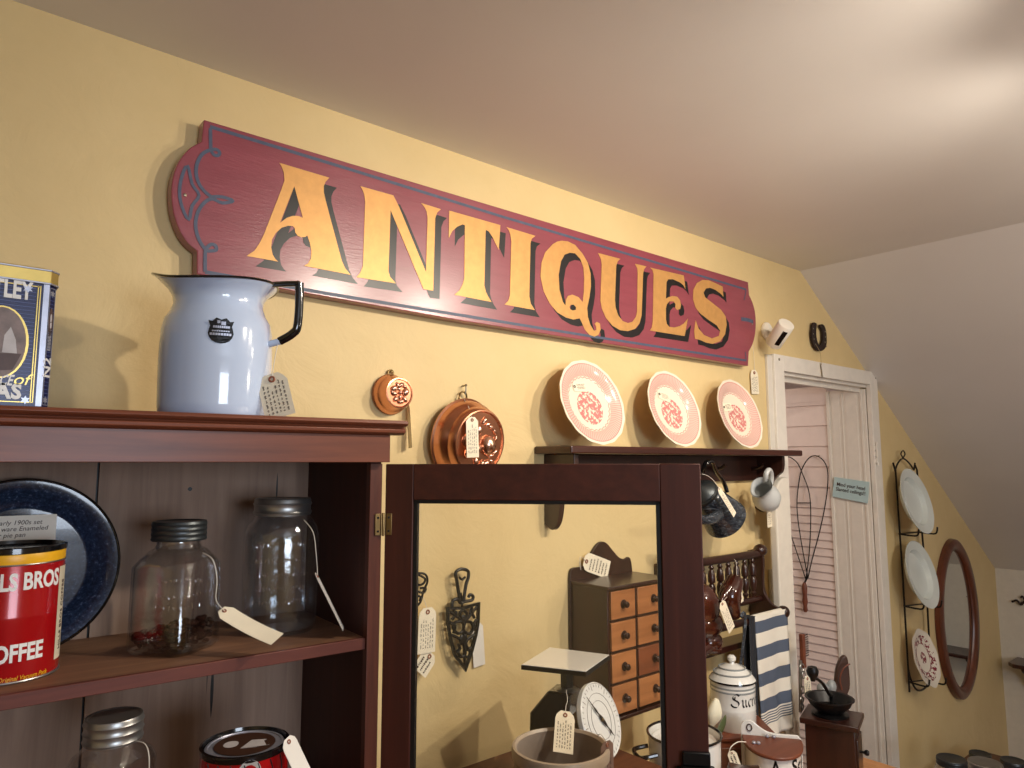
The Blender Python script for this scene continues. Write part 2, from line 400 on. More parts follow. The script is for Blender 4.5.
slab('wall_left', [(0.1, FZ), (0.1, ZC), (-4.6, ZC), (-4.6, FZ)], lambda p: (-2.2, p[0], p[1]), (-.12, 0, 0), 'wall')
# the wall behind the photographer, with a window opening that lets the daylight in
fm = lambda p: (p[0], -4.6, p[1])
slab('wall_front', [(-2.2, FZ), (-.4, FZ), (-.4, ZC), (-2.2, ZC)], fm, (0, -.12, 0), 'wall')
slab('wall_front', [(.99, FZ), (XK, FZ), (XK, ZK), (XF, ZC), (.99, ZC)], fm, (0, -.12, 0), 'wall')
slab('wall_front', [(-.4, FZ), (.99, FZ), (.99, .9), (-.4, .9)], fm, (0, -.12, 0), 'wall')
slab('wall_front', [(-.4, 2.0), (.99, 2.0), (.99, ZC), (-.4, ZC)], fm, (0, -.12, 0), 'wall')
slab('floor', [(-2.2, .1), (XK, .1), (XK, -4.6), (-2.2, -4.6)], lambda p: (p[0], p[1], FZ), (0, 0, -.08), 'floor')
w = MB()
for x0, x1, z0, z1 in ((-.4, -.35, .9, 2.0), (.94, .99, .9, 2.0), (-.35, .94, .9, .95), (-.35, .94, 1.95, 2.0), (-.35, .94, 1.43, 1.47), (.28, .31, .95, 1.95)): w.box(x0, x1, -4.68, -4.62, z0, z1)
struct(w.build('window_1', 'white', None, smooth=False))
# passage behind the door opening
slab('wall_passage', [(2.3, FZ), (4.3, FZ), (4.3, 2.2), (2.3, 2.2)], lambda p: (p[0], 1.25, p[1]), (0, .05, 0), 'pink')
slab('wall_passage', [(.12, FZ), (1.25, FZ), (1.25, 2.2), (.12, 2.2)], lambda p: (2.3, p[0], p[1]), (-.05, 0, 0), 'pink')
slab('wall_passage', [(.12, FZ), (1.25, FZ), (1.25, 2.2), (.12, 2.2)], lambda p: (4.3, p[0], p[1]), (.05, 0, 0), 'pink')
slab('ceiling', [(2.3, .12), (4.3, .12), (4.3, 1.25), (2.3, 1.25)], lambda p: (p[0], p[1], 2.1), (0, 0, .05), 'white')
slab('floor', [(2.3, .1), (4.3, .1), (4.3, 1.25), (2.3, 1.25)], lambda p: (p[0], p[1], FZ), (0, 0, -.08), 'floor')
# door casing: left board, right board, head with bead
c = MB(); c.box(2.540, 2.612, -.022, 0, FZ, 1.925); struct(c.build('trim_1', 'white', bev=.002))
c = MB(); c.box(2.506, 2.540, -.012, 0, FZ, 1.92); struct(c.build('trim_2', 'whitewall', bev=.002))
c = MB(); c.box(3.388, 3.462, -.022, 0, FZ, 1.925); struct(c.build('trim_3', 'white', bev=.002))
c = MB(); c.box(2.612, 3.388, -.022, 0, 1.862, 1.925); struct(c.build('trim_4', 'white', bev=.002))
c = MB(); c.box(2.60, 2.62, 0, .12, FZ, 1.87).box(2.62, 3.395, 0, .12, 1.85, 1.87).box(2.62, 3.395, .03, .05, 1.83, 1.85); struct(c.build('trim_5', 'white', bev=.001))
for i, (x, z) in enumerate(((2.575, 1.905), (3.445, 1.90))): struct(MB().sphere((x, -.023, z), .006, (1, .4, 1), 10).build('trim_%d' % (6+i), 'nail'))
# the open door leaf, standing at right angles to the wall: boarded stile near, slatted panel beyond
DXL = 3.385
lf = MB(); lf.box(DXL, DXL+.035, .004, .19, FZ+.02, 1.845); leaf = struct(lf.build('door_1', 'white', bev=.002))
g = MB()
for y0, y1, dx in ((.02, .030, .004), (.045, .10, .002), (.112, .118, .003), (.13, .165, .0015), (.176, .189, .008)): g.box(DXL-dx, DXL, y0, y1, FZ+.02, 1.845)
g.build('beading', 'white', leaf, bev=.0015)
g = MB(); g.box(DXL+.008, DXL+.03, .19, .66, FZ+.02, 1.845); g.build('panel', 'pink', leaf)
g = MB(); z = FZ+.06
random.seed(3)
while z < 1.80:
    h = .038 if z < 1.25 else .10
    if not (1.38 < z < 1.47):
        g.prism([(DXL+.008, z), (DXL-.002, z+.003), (DXL+.004, z+h-.006), (DXL+.008, z+h-.004)], lambda p: (p[0], .19, p[1]), (0, .44, 0))
    z += h
g.box(DXL-.004, DXL+.008, .19, .63, 1.385, 1.465); g.box(DXL-.004, DXL+.008, .62, .66, FZ+.02, 1.845); g.box(DXL-.004, DXL+.008, .19, .62, 1.80, 1.845)
g.build('slats', 'pink', leaf, smooth=False)
h = MB()
for dz in (0, .03, .06): h.box(3.392, 3.402, -.03, -.012, 1.50+dz, 1.518+dz)
h.tube([(3.40, -.028, 1.49), (3.40, -.028, 1.595)], .004, 8); h.build('hinge', 'white', leaf)
# knee-wall details far right
# small switch plate
sw = MB(); sw.box(*sorted((PY(768, 575).x, PY(785, 575).x)), -.012, 0, .972, 1.105)
swo = tagp(sw.build('switch_plate', 'whitewall', bev=.003), 'white wall plate with two screws left of the white door frame', 'wall plate')
for v in (578, 596): MB().sphere((PY(776, v).x, -.0125, PY(776, v).z), .004, (1, .5, 1), 8).build('screw', 'nail', swo)
# narrow white board with a rounded top leaning by the door frame
def lean_board():
    y0 = -.088; b = MB()
    xa, za = PY(776, 500, y0).x, 0; xb = PY(790, 500, y0).x; zt = PY(790, 477, y0).z
    w = xb-xa; poly = [(xa, .001), (xb, .001), (xb, zt-.005)] + [(xb-.02-(w-.02)*sin(t*pi/2/8)*1., zt-.09*(1-cos(t*pi/2/8))) for t in range(0, 9)]
    poly = [(xa, FZ+.001), (xb, FZ+.001), (xb, zt-.008), (xb-.008, zt)] + [(xb-.02-(w-.02)*sin(t*pi/16), zt-.08*(1-cos(t*pi/16))) for t in range(1, 9)]
    b.prism(poly, lambda p: (p[0], y0, p[1]), (0, .03, 0))
    return tagp(b.build('narrow_board', 'whitewall', smooth=False, bev=.006), 'tall narrow white board with rounded top corner standing before the door frame', 'board')
lean_board()

# ================================================================== SIGN
SY = -.036
sg = thing('antiques_sign', 'long maroon wooden sign reading ANTIQUES in gold letters under the ceiling', 'sign', (1.4, SY, 2.03))
W2 = lambda px: (lambda q: (q.x, q.z))(PY(px[0], px[1], SY))
def crop(pts, ox, oy, s): return [(ox+a/s, oy+b/s) for a, b in pts]
left_arc = sm2([(201.6, 141.6), (190, 148), (181, 158), (175, 170), (171.8, 184), (171.5, 197), (173.5, 213), (179, 229), (187, 242), (197, 250.6)], 4, False)
right_arc = sm2([(749.3, 295), (752.5, 302), (755, 311), (756, 322), (755.3, 334), (752.8, 344), (749, 351.5)], 4, False)
outl = [(204, 119.5)] + left_arc + [(197, 274), (455, 319.7), (748.2, 366), (749, 351.5)] + right_arc[::-1][1:] + [(748.2, 282)]
O2 = [W2(p) for p in outl]
b = MB(); b.prism(O2, lambda p: (p[0], SY, p[1]), (0, .030, 0)); b.build('board', 'signred', sg, smooth=False, bev=.002)
# darker painted rim, set back on the edge of the board
m = MB(); P3 = [(p[0], p[1]) for p in O2]
for i in range(len(P3)):
    a, c = Vector(P3[i]), Vector(P3[(i+1) % len(P3)]); t = (c-a).normalized(); nn = Vector((t.y, -t.x))*.0012*(-1 if True else 1)
    m.face([m.v((q.x, y, q.y)) for q, y in ((a+nn, SY+.002), (c+nn, SY+.002), (c+nn, SY+.030), (a+nn, SY+.030))])
m.build('painted_edge', 'signedge', sg, smooth=False)
def flatmesh(polys, d=.0008): return fill2d([[W2(p) if not isinstance(p, tuple) or True else p for p in q] for q in polys], d)
PLM = Matrix(((1, 0, 0, 0), (0, 0, 1, SY-.0007), (0, 1, 0, 0), (0, 0, 0, 1)))
PLM2 = Matrix(((1, 0, 0, 0), (0, 0, 1, SY-.0003), (0, 1, 0, 0), (0, 0, 0, 1)))
L = {}
L['A'] = ([(232, 47), (527, 135), (505, 158), (494, 185), (494, 220), (505, 270), (600, 625), (620, 670), (652, 708), (378, 655), (402, 640), (418, 612), (421, 570), (412, 520), (397, 475), (385, 484), (362, 487), (340, 478), (326, 458), (322, 432), (312, 421), (285, 418), (245, 430), (210, 462), (188, 500), (183, 545), (192, 590), (210, 618), (225, 630), (38, 597), (85, 565), (115, 520), (140, 470), (245, 200), (262, 150), (258, 105), (245, 70)],
          [(320, 185), (370, 372), (345, 361), (310, 360), (275, 372), (235, 402)], 240, 155, 5.908)
L['N'] = ([(62, 38), (265, 95), (300, 165), (465, 565), (475, 230), (470, 195), (458, 170), (436, 142), (557, 180), (535, 200), (522, 235), (510, 680), (450, 670), (248, 185), (235, 560), (245, 595), (280, 635), (38, 597), (62, 570), (78, 530), (92, 130), (85, 85), (75, 60)], None, 350, 180, 6.14)
L['T'] = ([(60, 38), (402, 135), (391, 300), (372, 262), (350, 215), (325, 178), (305, 166), (303, 190), (295, 540), (305, 580), (320, 612), (343, 648), (95, 600), (130, 570), (150, 530), (160, 490), (165, 135), (150, 130), (115, 145), (80, 175), (57, 222)], None, 440, 205, 6.68)
L['I'] = ([(443, 148), (637, 207), (612, 225), (603, 255), (595, 610), (605, 660), (632, 702), (430, 665), (455, 640), (465, 605), (475, 240), (468, 195), (458, 168)], None, 440, 205, 6.68)
L['Q'] = ([(210, 72), (250, 76), (300, 100), (350, 160), (385, 220), (403, 290), (405, 380), (395, 450), (380, 520), (385, 580), (400, 630), (425, 672), (441, 668), (440, 645), (430, 625), (445, 613), (465, 625), (470, 665), (455, 700), (430, 712), (395, 700), (365, 665), (345, 620), (330, 590), (290, 598), (240, 585), (180, 550), (130, 490), (90, 410), (68, 310), (75, 220), (100, 150), (150, 95), (180, 78)],
          [(265, 152), (300, 157), (335, 195), (355, 250), (360, 320), (358, 410), (350, 482), (322, 448), (282, 432), (252, 440), (238, 465), (235, 505), (218, 480), (195, 400), (190, 300), (205, 210), (230, 165)], 530, 230, 6.675)
L['U'] = ([(60, 62), (232, 107), (212, 125), (200, 160), (190, 420), (195, 480), (215, 540), (250, 585), (290, 600), (325, 590), (350, 555), (360, 510), (365, 220), (362, 180), (345, 145), (432, 165), (415, 185), (407, 215), (395, 540), (380, 600), (345, 645), (290, 662), (230, 655), (170, 620), (120, 560), (90, 490), (78, 430), (88, 150), (82, 110)], None, 590, 245, 7.686)
L['E'] = ([(72, 92), (318, 150), (331, 250), (315, 222), (290, 200), (240, 178), (205, 178), (192, 200), (188, 320), (208, 308), (235, 300), (270, 305), (290, 330), (298, 365), (292, 395), (270, 402), (256, 388), (258, 360), (245, 340), (215, 338), (195, 360), (188, 390), (188, 470), (195, 505), (212, 525), (250, 530), (290, 520), (320, 500), (348, 465), (325, 593), (70, 552), (85, 530), (92, 480), (98, 140), (90, 110)], None, 640, 255, 7.31)
L['S'] = ([(455, 183), (500, 185), (555, 208), (603, 232), (608, 305), (590, 285), (550, 255), (510, 240), (480, 246), (463, 275), (475, 310), (520, 345), (590, 400), (625, 450), (632, 510), (620, 580), (585, 630), (530, 650), (480, 640), (440, 622), (400, 612), (395, 560), (405, 478), (425, 535), (465, 585), (525, 610), (575, 592), (585, 555), (560, 515), (500, 475), (440, 430), (405, 385), (387, 325), (388, 255), (415, 205)], None, 640, 255, 7.31)
SH = (.019, -.018)
for ch, (o, hole, ox, oy, s) in L.items():
    polys = [[W2(p) for p in crop(o, ox, oy, s)]]
    if hole: polys.append([W2(p) for p in crop(hole, ox, oy, s)])
    if ch == 'Q': polys.append([W2(p) for p in crop([(262, 515), (270, 500), (290, 498), (305, 515), (305, 532), (285, 538), (268, 530)], ox, oy, s)])
    put(fill2d(polys, .0008), 'letter', 'gold', sg, PLM)
    put(fill2d([[(a+SH[0], b_+SH[1]) for a, b_ in q] for q in polys], .0004), 'letter_shadow', 'signblack', sg, PLM2)
# blue border line with its scrolls
def stroke(pts, w, sub=0, cyc=False, y0=SY-.0005):
    P = [Vector((*W2(p), 0)) for p in pts]
    if sub: P = smooth_path(P, sub, cyc)
    m = MB(); n = len(P); A = []
    for i, p in enumerate(P):
        a = P[i-1] if (i or cyc) else p; c = P[(i+1) % n] if (i < n-1 or cyc) else p; t = (c-a).normalized() if (c-a).length else Vector((1, 0, 0)); q = Vector((-t.y, t.x, 0))*w/2
        A.append((p+q, p-q))
    for i in range(n if cyc else n-1):
        y = y0-i*.00001; a, c = A[i], A[(i+1) % n]; m.face([m.v((k.x, y, k.y)) for k in (a[0], a[1], c[1], c[0])])
    return m
W_ = .0075
bl = [stroke([(210, 126.8), (350, 169.5), (500, 216), (746, 289.5)], W_), stroke([(205, 272), (330, 294), (586, 335.5), (746, 360.5)], W_),
      stroke([(210.3, 128.5), (210.5, 140), (211, 150), (214, 155), (218, 155.5), (219.5, 152.5), (216, 149.5), (209, 150.5), (202, 154.5), (197.3, 163), (196, 173), (198.5, 183), (204, 191), (211, 197)], W_*.9, 4),
      stroke([(211, 197), (222, 197), (233, 201), (222, 203), (212, 199), (204, 203), (197.5, 213), (195.5, 226), (199, 240), (206, 250), (211, 251), (216, 250), (215.5, 246), (211, 244.5), (206, 249), (205, 256), (205, 272)], W_*.9, 4),
      stroke([(187.6, 166), (182, 176), (179.4, 192), (182, 207), (188.7, 220), (192, 206), (199, 195.5), (192, 184)], W_*.8, 3, True),
      stroke([(741, 319), (748, 320), (753, 322)], .014, 3), stroke([(746, 289.5), (744, 300)], W_*.6), stroke([(745, 352), (746, 360.5)], W_*.6)]
bb = MB()
for ki, k in enumerate(bl):
    for v_ in k.bm.verts: v_.co.y -= ki*.00012
    me = bpy.data.meshes.new('t'); k.bm.to_mesh(me); k.bm.free(); bb.bm.from_mesh(me); bpy.data.meshes.remove(me)
bb.build('border_line', 'signblue', sg, smooth=False)
for q in (PY(185, 195, SY), PY(752.5, 324, SY)): MB().sphere(q, .0035, (1, .6, 1), 8).build('nail', 'nail', sg)
price_tag('cream price tag hanging from the right end of the antiques sign', PY(754, 370, -.008), PY(755.5, 394, -.008), .052, [PY(753, 345, -.02), PY(754, 358, -.006)])
# ================================================================== CUPBOARD
CA = radians(-3.5)
HG = Vector((.626, -.352, 0))       # hinge line (front right corner of the carcass)
cb = thing('open_cupboard', 'dark red-brown wooden cupboard standing open against the yellow wall at left', 'cupboard', tuple(HG), CA)
MC = world_of(cb)
def cx(x0, x1, y0, y1, z0, z1): return MB().box(x0, x1, y0, y1, z0, z1, MC)   # local: x left negative, y back positive
CD = .30; CWD = 1.12; ZT = 1.574
ch = cx(-.022, 0, 0, CD, FZ+.03, 1.55); ch.build('side_panel', 'inside', cb, bev=.002)
cx(-CWD, -CWD+.022, 0, CD, FZ+.03, 1.55).build('side_panel', 'inside', cb, bev=.002)
cx(-.0225, .0005, -.003, .012, FZ+.03, 1.50).build('face_stile', 'mahog', cb, bev=.001)
cx(-CWD, -CWD+.03, -.003, .012, FZ+.03, 1.50).build('face_stile', 'mahog', cb, bev=.001)
# frieze and cornice
cx(-CWD, .005, -.022, 0, 1.502, 1.549).build('frieze', 'mahogX', cb, bev=.001)
cx(-CWD+.02, -.022, 0, CD, 1.535, 1.55).build('top_board', 'inside', cb)
cn = MB(); prof = [(0, 1.549), (-.028, 1.549), (-.034, 1.553), (-.035, 1.558), (-.030, 1.561), (-.030, 1.5625), (-.040, 1.564), (-.044, 1.568), (-.042, ZT-.001), (-.030, ZT), (CD+.02, ZT), (CD+.02, 1.552), (0, 1.552)]
cn.prism(prof, lambda p: MC @ Vector((-CWD-.02, p[0], p[1])), MC.to_3x3() @ Vector((CWD+.048, 0, 0))); cn.build('cornice', 'mahogX', cb, bev=.0015)
# back of planks with gaps
ed = [-CWD+.022, -.78, -.402, -.404+.005, -.185, -.182, -.022]
for a, b_ in ((-CWD+.022, -.752), (-.749, -.400), (-.396, -.0225)):
    cx(a, b_, CD-.012, CD, FZ+.03, 1.535).build('back_plank', 'backb', cb)
cx(-CWD+.022, -.022, CD, CD+.006, FZ+.03, 1.535).build('back_lining', 'bead', cb)
# lens-shaped split and knots in the back
k = MB()
for (u, v, w_, h_) in ((212, 690, .0028, .05), (277, 488, .0016, .03), (190, 489, .004, .004), (208, 660, .001, .06)):
    y = CD-.0125; r = MC.inverted() @ CAM; 
    d = (MC.inverted().to_3x3() @ ray(u, v)); t = (y-r.y)/d.y; q = r+d*t
    k = MB(); k.prism([(q.x+w_*cos(a)*abs(cos(a)), q.z+h_*sin(a)) for a in [i*pi/8 for i in range(16)]], lambda p: MC @ Vector((p[0], y, p[1])), MC.to_3x3() @ Vector((0, .0006, 0))); k.build('split', 'bead', cb)
ZS1 = 1.207; ZS2 = .905
MB().box(-CWD+.022, -.022, .004, .02, FZ+.06, .82, MC).build('front_panel', 'mahogX', cb)
for z in (ZS1, ZS2):
    s_ = cx(-CWD+.022, -.022, .012, CD-.012, z-.0175, z).build('shelf', 'shelfw', cb)
    MB().box(-CWD+.022, -.022, .004, .0125, z-.0185, z+.0005, MC).build('shelf_edge', 'edgew', s_, bev=.001)
cx(-CWD, 0, 0, CD, FZ, FZ+.06).build('plinth', 'mahogX', cb)
# --- glazed door, swung right open
dz0, dz1 = .825, 1.499
end = Vector((.991, -.754, 0)); h0 = Vector((HG.x+.006, HG.y-.004, 0))
dx = (end-h0); DW = dx.length; dx.normalize(); dn = Vector((-dx.y, dx.x, 0))  # dn points away from the camera side
MD = frame((h0.x, h0.y, 0), dx, dn); MD = Matrix(((dx.x, dn.x, 0, h0.x), (dx.y, dn.y, 0, h0.y), (0, 0, 1, 0), (0, 0, 0, 1)))
dr = bpy.data.objects.new('door', bpy.data.meshes.new('door')); 
bpy.data.objects.remove(dr)
LS, RS, TR = .050, .066, .062
fr = MB(); fr.box(0, LS, 0, .02, dz0, dz1, MD); dr = fr.build('door', 'door', cb, bev=.0015)
MB().box(DW-RS, DW, 0, .02, dz0, dz1, MD).build('door_stile', 'door', dr, bev=.0015)
MB().box(LS, DW-RS, 0, .02, dz1-TR, dz1, MD).build('top_rail', 'doorX', dr, bev=.0015)
MB().box(LS, DW-RS, 0, .02, dz0, dz0+.08, MD).build('bottom_rail', 'doorX', dr, bev=.0015)
gb = MB()
for x0, x1, z0, z1 in ((LS, LS+.007, dz0+.08, dz1-TR), (DW-RS-.007, DW-RS, dz0+.08, dz1-TR), (LS, DW-RS, dz1-TR-.006, dz1-TR), (LS, DW-RS, dz0+.08, dz0+.086)): gb.box(x0, x1, .003, .016, z0, z1, MD)
gb.build('glazing_bead', 'bead', dr)
MB().box(LS+.002, DW-RS-.002, .012, .0145, dz0+.082, dz1-TR-.002, MD).build('glass_pane', 'pane', dr, smooth=False)
hm = PY(380, 525, HG.y).z
hb = MB(); hb.box(-.013, -.003, -.0065, -.003, hm-.017, hm+.02, MC); hb.xf(Matrix()); hb.box(.003, .013, -.002, .0005, hm-.017, hm+.02, MD)
hb.tube([(HG.x, HG.y-.009, hm-.018), (HG.x, HG.y-.009, hm+.021)], .0028, 8); hb.build('hinge', 'brass', dr, bev=.0008)
for dzz in (-.010, .013):
    for q in (MC @ Vector((-.008, -.007, hm+dzz)), MD @ Vector((.008, -.003, hm+dzz))): MB().sphere(q, .0022, (1, .6, 1), 8).build('screw', 'black', dr)
lz = PD(690, 740, 1.16).z
lt = MB(); lt.box(DW-.042, DW+.001, -.008, 0, lz-.02, lz, MD).box(DW-.044, DW+.002, -.016, 0, lz-.075, lz-.021, MD).box(DW-.052, DW-.044, -.006, 0, lz-.075, lz-.024, MD)
lt.build('latch', 'black', dr, bev=.0015)

# ------------------------------------------------------------------ things on top of the cupboard
# enamel pitcher
IX = Vector((_R.x, _R.y, 0)).normalized()      # direction from the spout to the handle
pc = PD(214, 418, 1.155); PC = Vector((pc.x, pc.y, ZT))
pt = thing('enamel_pitcher', 'tall pale blue enamel pitcher with black handle on top of the cupboard', 'pitcher', tuple(PC))
sx = 1.15/FPX
ang = math.atan2(IX.y, IX.x)
R1 = 53.5*sx; H = .223
def rimfn(p, a, r, z):
    if z < H*.80: return p
    t = (z-H*.80)/(H*.20); d = cos(a-ang-pi); s = max(0, d)**4
    q = Vector((p.x, p.y, 0))*(1+s*t*t*.15); return Vector((q.x, q.y, z + s*t*t*.014 - .010*t*t*sin(a-ang)**2))
prof = [(0, .001), (R1*.93, 0), (R1*.965, .004), (R1*.985, .02), (R1, H*.4), (R1*.985, H*.62), (R1*.95, H*.70), (R1*.86, H*.76), (R1*.80, H*.82), (R1*.80, H*.87), (R1*.86, H*.92), (R1*.97, H*.965), (R1*1.04, H*.99), (R1*1.05, H)]
MP = Matrix.Translation(PC)
m = MB(); m.lathe(prof, 64, MP, rimfn); inner = [(r-.002, z) for r, z in prof[::-1]][:-2]+[(0, .004)]
m.lathe(inner, 64, MP, rimfn); m.build('body', 'blue_en', pt)
m = MB(); m.tube([MP @ rimfn(Vector((R1*1.052*cos(a), R1*1.052*sin(a), H+.0003)), a, 0, H) for a in [i*2*pi/64 for i in range(64)]], .0021, 8, True); m.build('rim', 'blackgloss', pt)
hz = lambda v: (418-v)*sx
hp = [PC+IX*(R1*1.0)+Vector((0, 0, hz(281))), PC+IX*((292-214)*sx)+Vector((0, 0, hz(280))), PC+IX*((295.5-214)*sx)+Vector((0, 0, hz(284))), PC+IX*((295-214)*sx)+Vector((0, 0, hz(322))), PC+IX*((290-214)*sx)+Vector((0, 0, hz(332))), PC+IX*((277-214)*sx)+Vector((0, 0, hz(340))), ]
m = MB(); m.tube(hp, .0048, 10, sub=5, flat=1.5); m.build('handle', 'blackgloss', pt)
m = MB(); m.tube([PC+IX*((266-214)*sx)+Vector((0, 0, hz(343))), PC+IX*((277.5-214)*sx)+Vector((0, 0, hz(340)))], .0056, 10); m.build('handle_stub', 'blue_en', pt)
# shield label
sh = [(-13, -11), (-9, -10), (-5, -14), (0, -12), (5, -14), (9, -10), (13, -11), (11, -5), (13, 3), (9, 11), (0, 14), (-9, 11), (-13, 3), (-11, -5)]
def on_body(dz, r): 
    toc = (Vector((CAM.x, CAM.y, 0))-Vector((PC.x, PC.y, 0))).normalized(); a0 = math.atan2(toc.y, toc.x)
    return lambda p: PC+Vector((cos(a0+p[0]/R1)*(r), sin(a0+p[0]/R1)*(r), dz+p[1]))
f_ = on_body(hz(338), R1*.999+.0004)
me = fill2d([[((a+3)*sx*.88, -b_*sx*.88) for a, b_ in sm2(sh, 2)]], .0004); f2 = f_
bmx = bmesh.new(); bmx.from_mesh(me); bmesh.ops.triangulate(bmx, faces=bmx.faces); bmesh.ops.subdivide_edges(bmx, edges=bmx.edges, cuts=2); bmx.to_mesh(me); bmx.free()
lb = put(me, 'shield_label', 'signblack', pt, fn=lambda p: f_((p.x, p.y)))
m = MB(); rnd = random.Random(5)
f3 = on_body(hz(338), R1*.999+.0012)
for (x0, x1, y, h_) in ((-4, -1, -9.5, 3), (0, 4.5, -8, 4), (-8, 9, -4, 2.5), (-9, 9, .5, 1.3), (-11, 11, 4, 2.6)):
    N = 8
    for i in range(N):
        if h_ > 1.4 and h_ < 2.6 and i % 2 and False: continue
        a, b_ = x0+(x1-x0)*i/N, x0+(x1-x0)*(i+.8)/N
        m.face([m.v(f3(((q[0]+3)*sx*.88, -q[1]*sx*.88))) for q in ((a, y-h_/2), (b_, y-h_/2), (b_, y+h_/2), (a, y+h_/2))])
m.build('label_lettering', 'tinsilver', lb, smooth=False)
a = PC+IX*((276-214)*sx)+Vector((0, 0, hz(342)))
fwd = Vector((-_F.x, -_F.y, 0)).normalized()
price_tag('cream price tag tied to the handle of the pale blue pitcher', PC+IX*((273.5-214)*sx)+Vector((0, 0, hz(375)))+fwd*.02, PC+IX*((288-214)*sx)+Vector((0, 0, hz(418)-.001))+fwd*.035, .048, [a, a-Vector((0, 0, .02))+fwd*.012], n=fwd+Vector((0, 0, .15)), rows=6)

# tea tin (octagonal)
TC = Vector((PY(40.5, 400, -.30).x, -.30, ZT))       # front right vertical edge
tn = thing('tea_tin', 'navy blue and gold tea tin with chamfered corners at left end of the cupboard top', 'tin', (TC.x-.08, TC.y+.06, ZT))
tw, td, tc_, th = .165, .15, .0125, .197
def octo(g=0):
    x1, x0, y0, y1, c = TC.x+tc_*.0+g, TC.x-tw-g, TC.y-g, TC.y+td+g, tc_
    return [(x0+0, y0), (x1, y0), (x1+c*.80, y0+c*1.0), (x1+c*.80, y1-c), (x1, y1), (x0, y1), (x0-c*.8, y1-c), (x0-c*.8, y0+c)]
m = MB(); m.prism(octo(), lambda p: (p[0], p[1], ZT), (0, 0, th-.018)); m.build('body', 'navy', tn, smooth=False, bev=.001)
m = MB(); m.prism(octo(.002), lambda p: (p[0], p[1], ZT+th-.022), (0, 0, .019)); m.prism(octo(-.004), lambda p: (p[0], p[1], ZT+th-.003), (0, 0, .003)); m.build('lid', 'tingold', tn, smooth=False, bev=.001)
for z in (ZT+th-.0225, ZT+th-.004, ZT+.002): MB().tube([(p[0], p[1], z) for p in octo(.002)], .0014, 6, True).build('rolled_edge', 'tinsilver', tn)
yf = TC.y-.0006
m = MB(); m.box(TC.x-.0058, TC.x+.0012, yf-.0006, yf+.001, ZT+.004, ZT+th-.024); m.build('silver_band', 'tinsilver', tn, smooth=False)
m = MB()
for x in (TC.x-.0125, TC.x-.0098): m.box(x, x+.0012, yf-.0006, yf, ZT+.008, ZT+th-.027)
for z in (ZT+.008, ZT+th-.029): m.box(TC.x-tw, TC.x-.009, yf-.0006, yf, z, z+.0012)
m.build('gold_line', 'tingold', tn, smooth=False)
m = MB(); z = ZT+.014
while z < ZT+th-.032: m.box(TC.x-tw+.004, TC.x-.014, yf-.0003, yf+.0002, z, z+.0006); z += .0052
m.build('pinstripes', 'tinline', tn, smooth=False)
# chamfer face details
ca, cb2 = Vector((TC.x, TC.y, 0)), Vector((TC.x+tc_*.8, TC.y+tc_, 0)); cd_ = (cb2-ca); cl = cd_.length; cd_.normalize(); cnm = Vector((cd_.y, -cd_.x, 0))
MCF = frame(ca+cnm*.0008+Vector((0, 0, ZT)), cd_, (0, 0, 1))
m = MB()
for x in (cl*.12, cl*.86): m.box(x, x+.0012, 0, .0005, 0, 0.0, None)
m.bm.clear()
for x in (cl*.14, cl*.86): m.prism([(x, .006), (x+.001, .006), (x+.001, th-.027), (x, th-.027)], lambda p: MCF @ Vector((p[0], p[1], 0)), cnm*.0004)
for y in (.006, th-.028): m.prism([(cl*.14, y), (cl*.88, y), (cl*.88, y+.001), (cl*.14, y+.001)], lambda p: MCF @ Vector((p[0], p[1], 0)), cnm*.0004)
m.build('silver_line', 'tinsilver', tn, smooth=False)
m = MB(); y = .012
while y < th-.03: m.prism([(cl*.18, y), (cl*.84, y), (cl*.84, y+.0006), (cl*.18, y+.0006)], lambda p: MCF @ Vector((p[0], p[1], -.0003)), cnm*.0003); y += .0052
m.build('pinstripes', 'tinline', tn, smooth=False)
def ell(cx_, cy_, rx, ry, n=28): return [(cx_+rx*cos(2*pi*i/n), cy_+ry*sin(2*pi*i/n)) for i in range(n)]
put(fill2d([ell(cl*.5, th*.62, cl*.28, .020)], .0006), 'oval_picture', 'photod', tn, MCF)
put(fill2d([ell(cl*.5, th*.645, cl*.11, .0065), ell(cl*.52, th*.60, cl*.10, .005)], .0012), 'oval_figure', 'photol', tn, MCF)
def star(cx_, cy_, r): return [(cx_+(r if i % 2 == 0 else r*.5)*cos(i*pi/6+pi/2), cy_+(r if i % 2 == 0 else r*.5)*sin(i*pi/6+pi/2)) for i in range(12)]
for yy in (.013, th-.035): put(fill2d([star(cl*.5, yy, .0055)], .001), 'leaf_ornament', 'tinsilver', tn, MCF)
me = textmesh('N2', .03, .0008, .0006); put(me, 'lettering', 'tinwhite', tn, MCF @ Matrix.Translation((cl*.5, .058, 0)) @ Matrix.Rotation(pi/2, 4, 'Z') @ Matrix.Diagonal((.75, .75, 1, 1)))
m = MB(); rnd = random.Random(3)
for col in (.36, .5, .64):
    yy = .082
    while yy < .112: h_ = rnd.uniform(.002, .005); m.prism([(cl*col-.0012, yy), (cl*col+.0012, yy), (cl*col+.0012, yy+h_), (cl*col-.0012, yy+h_)], lambda p: MCF @ Vector((p[0], p[1], 0)), cnm*.0003); yy += h_+.0008
m.build('small_lettering', 'tinsilver', tn, smooth=False)
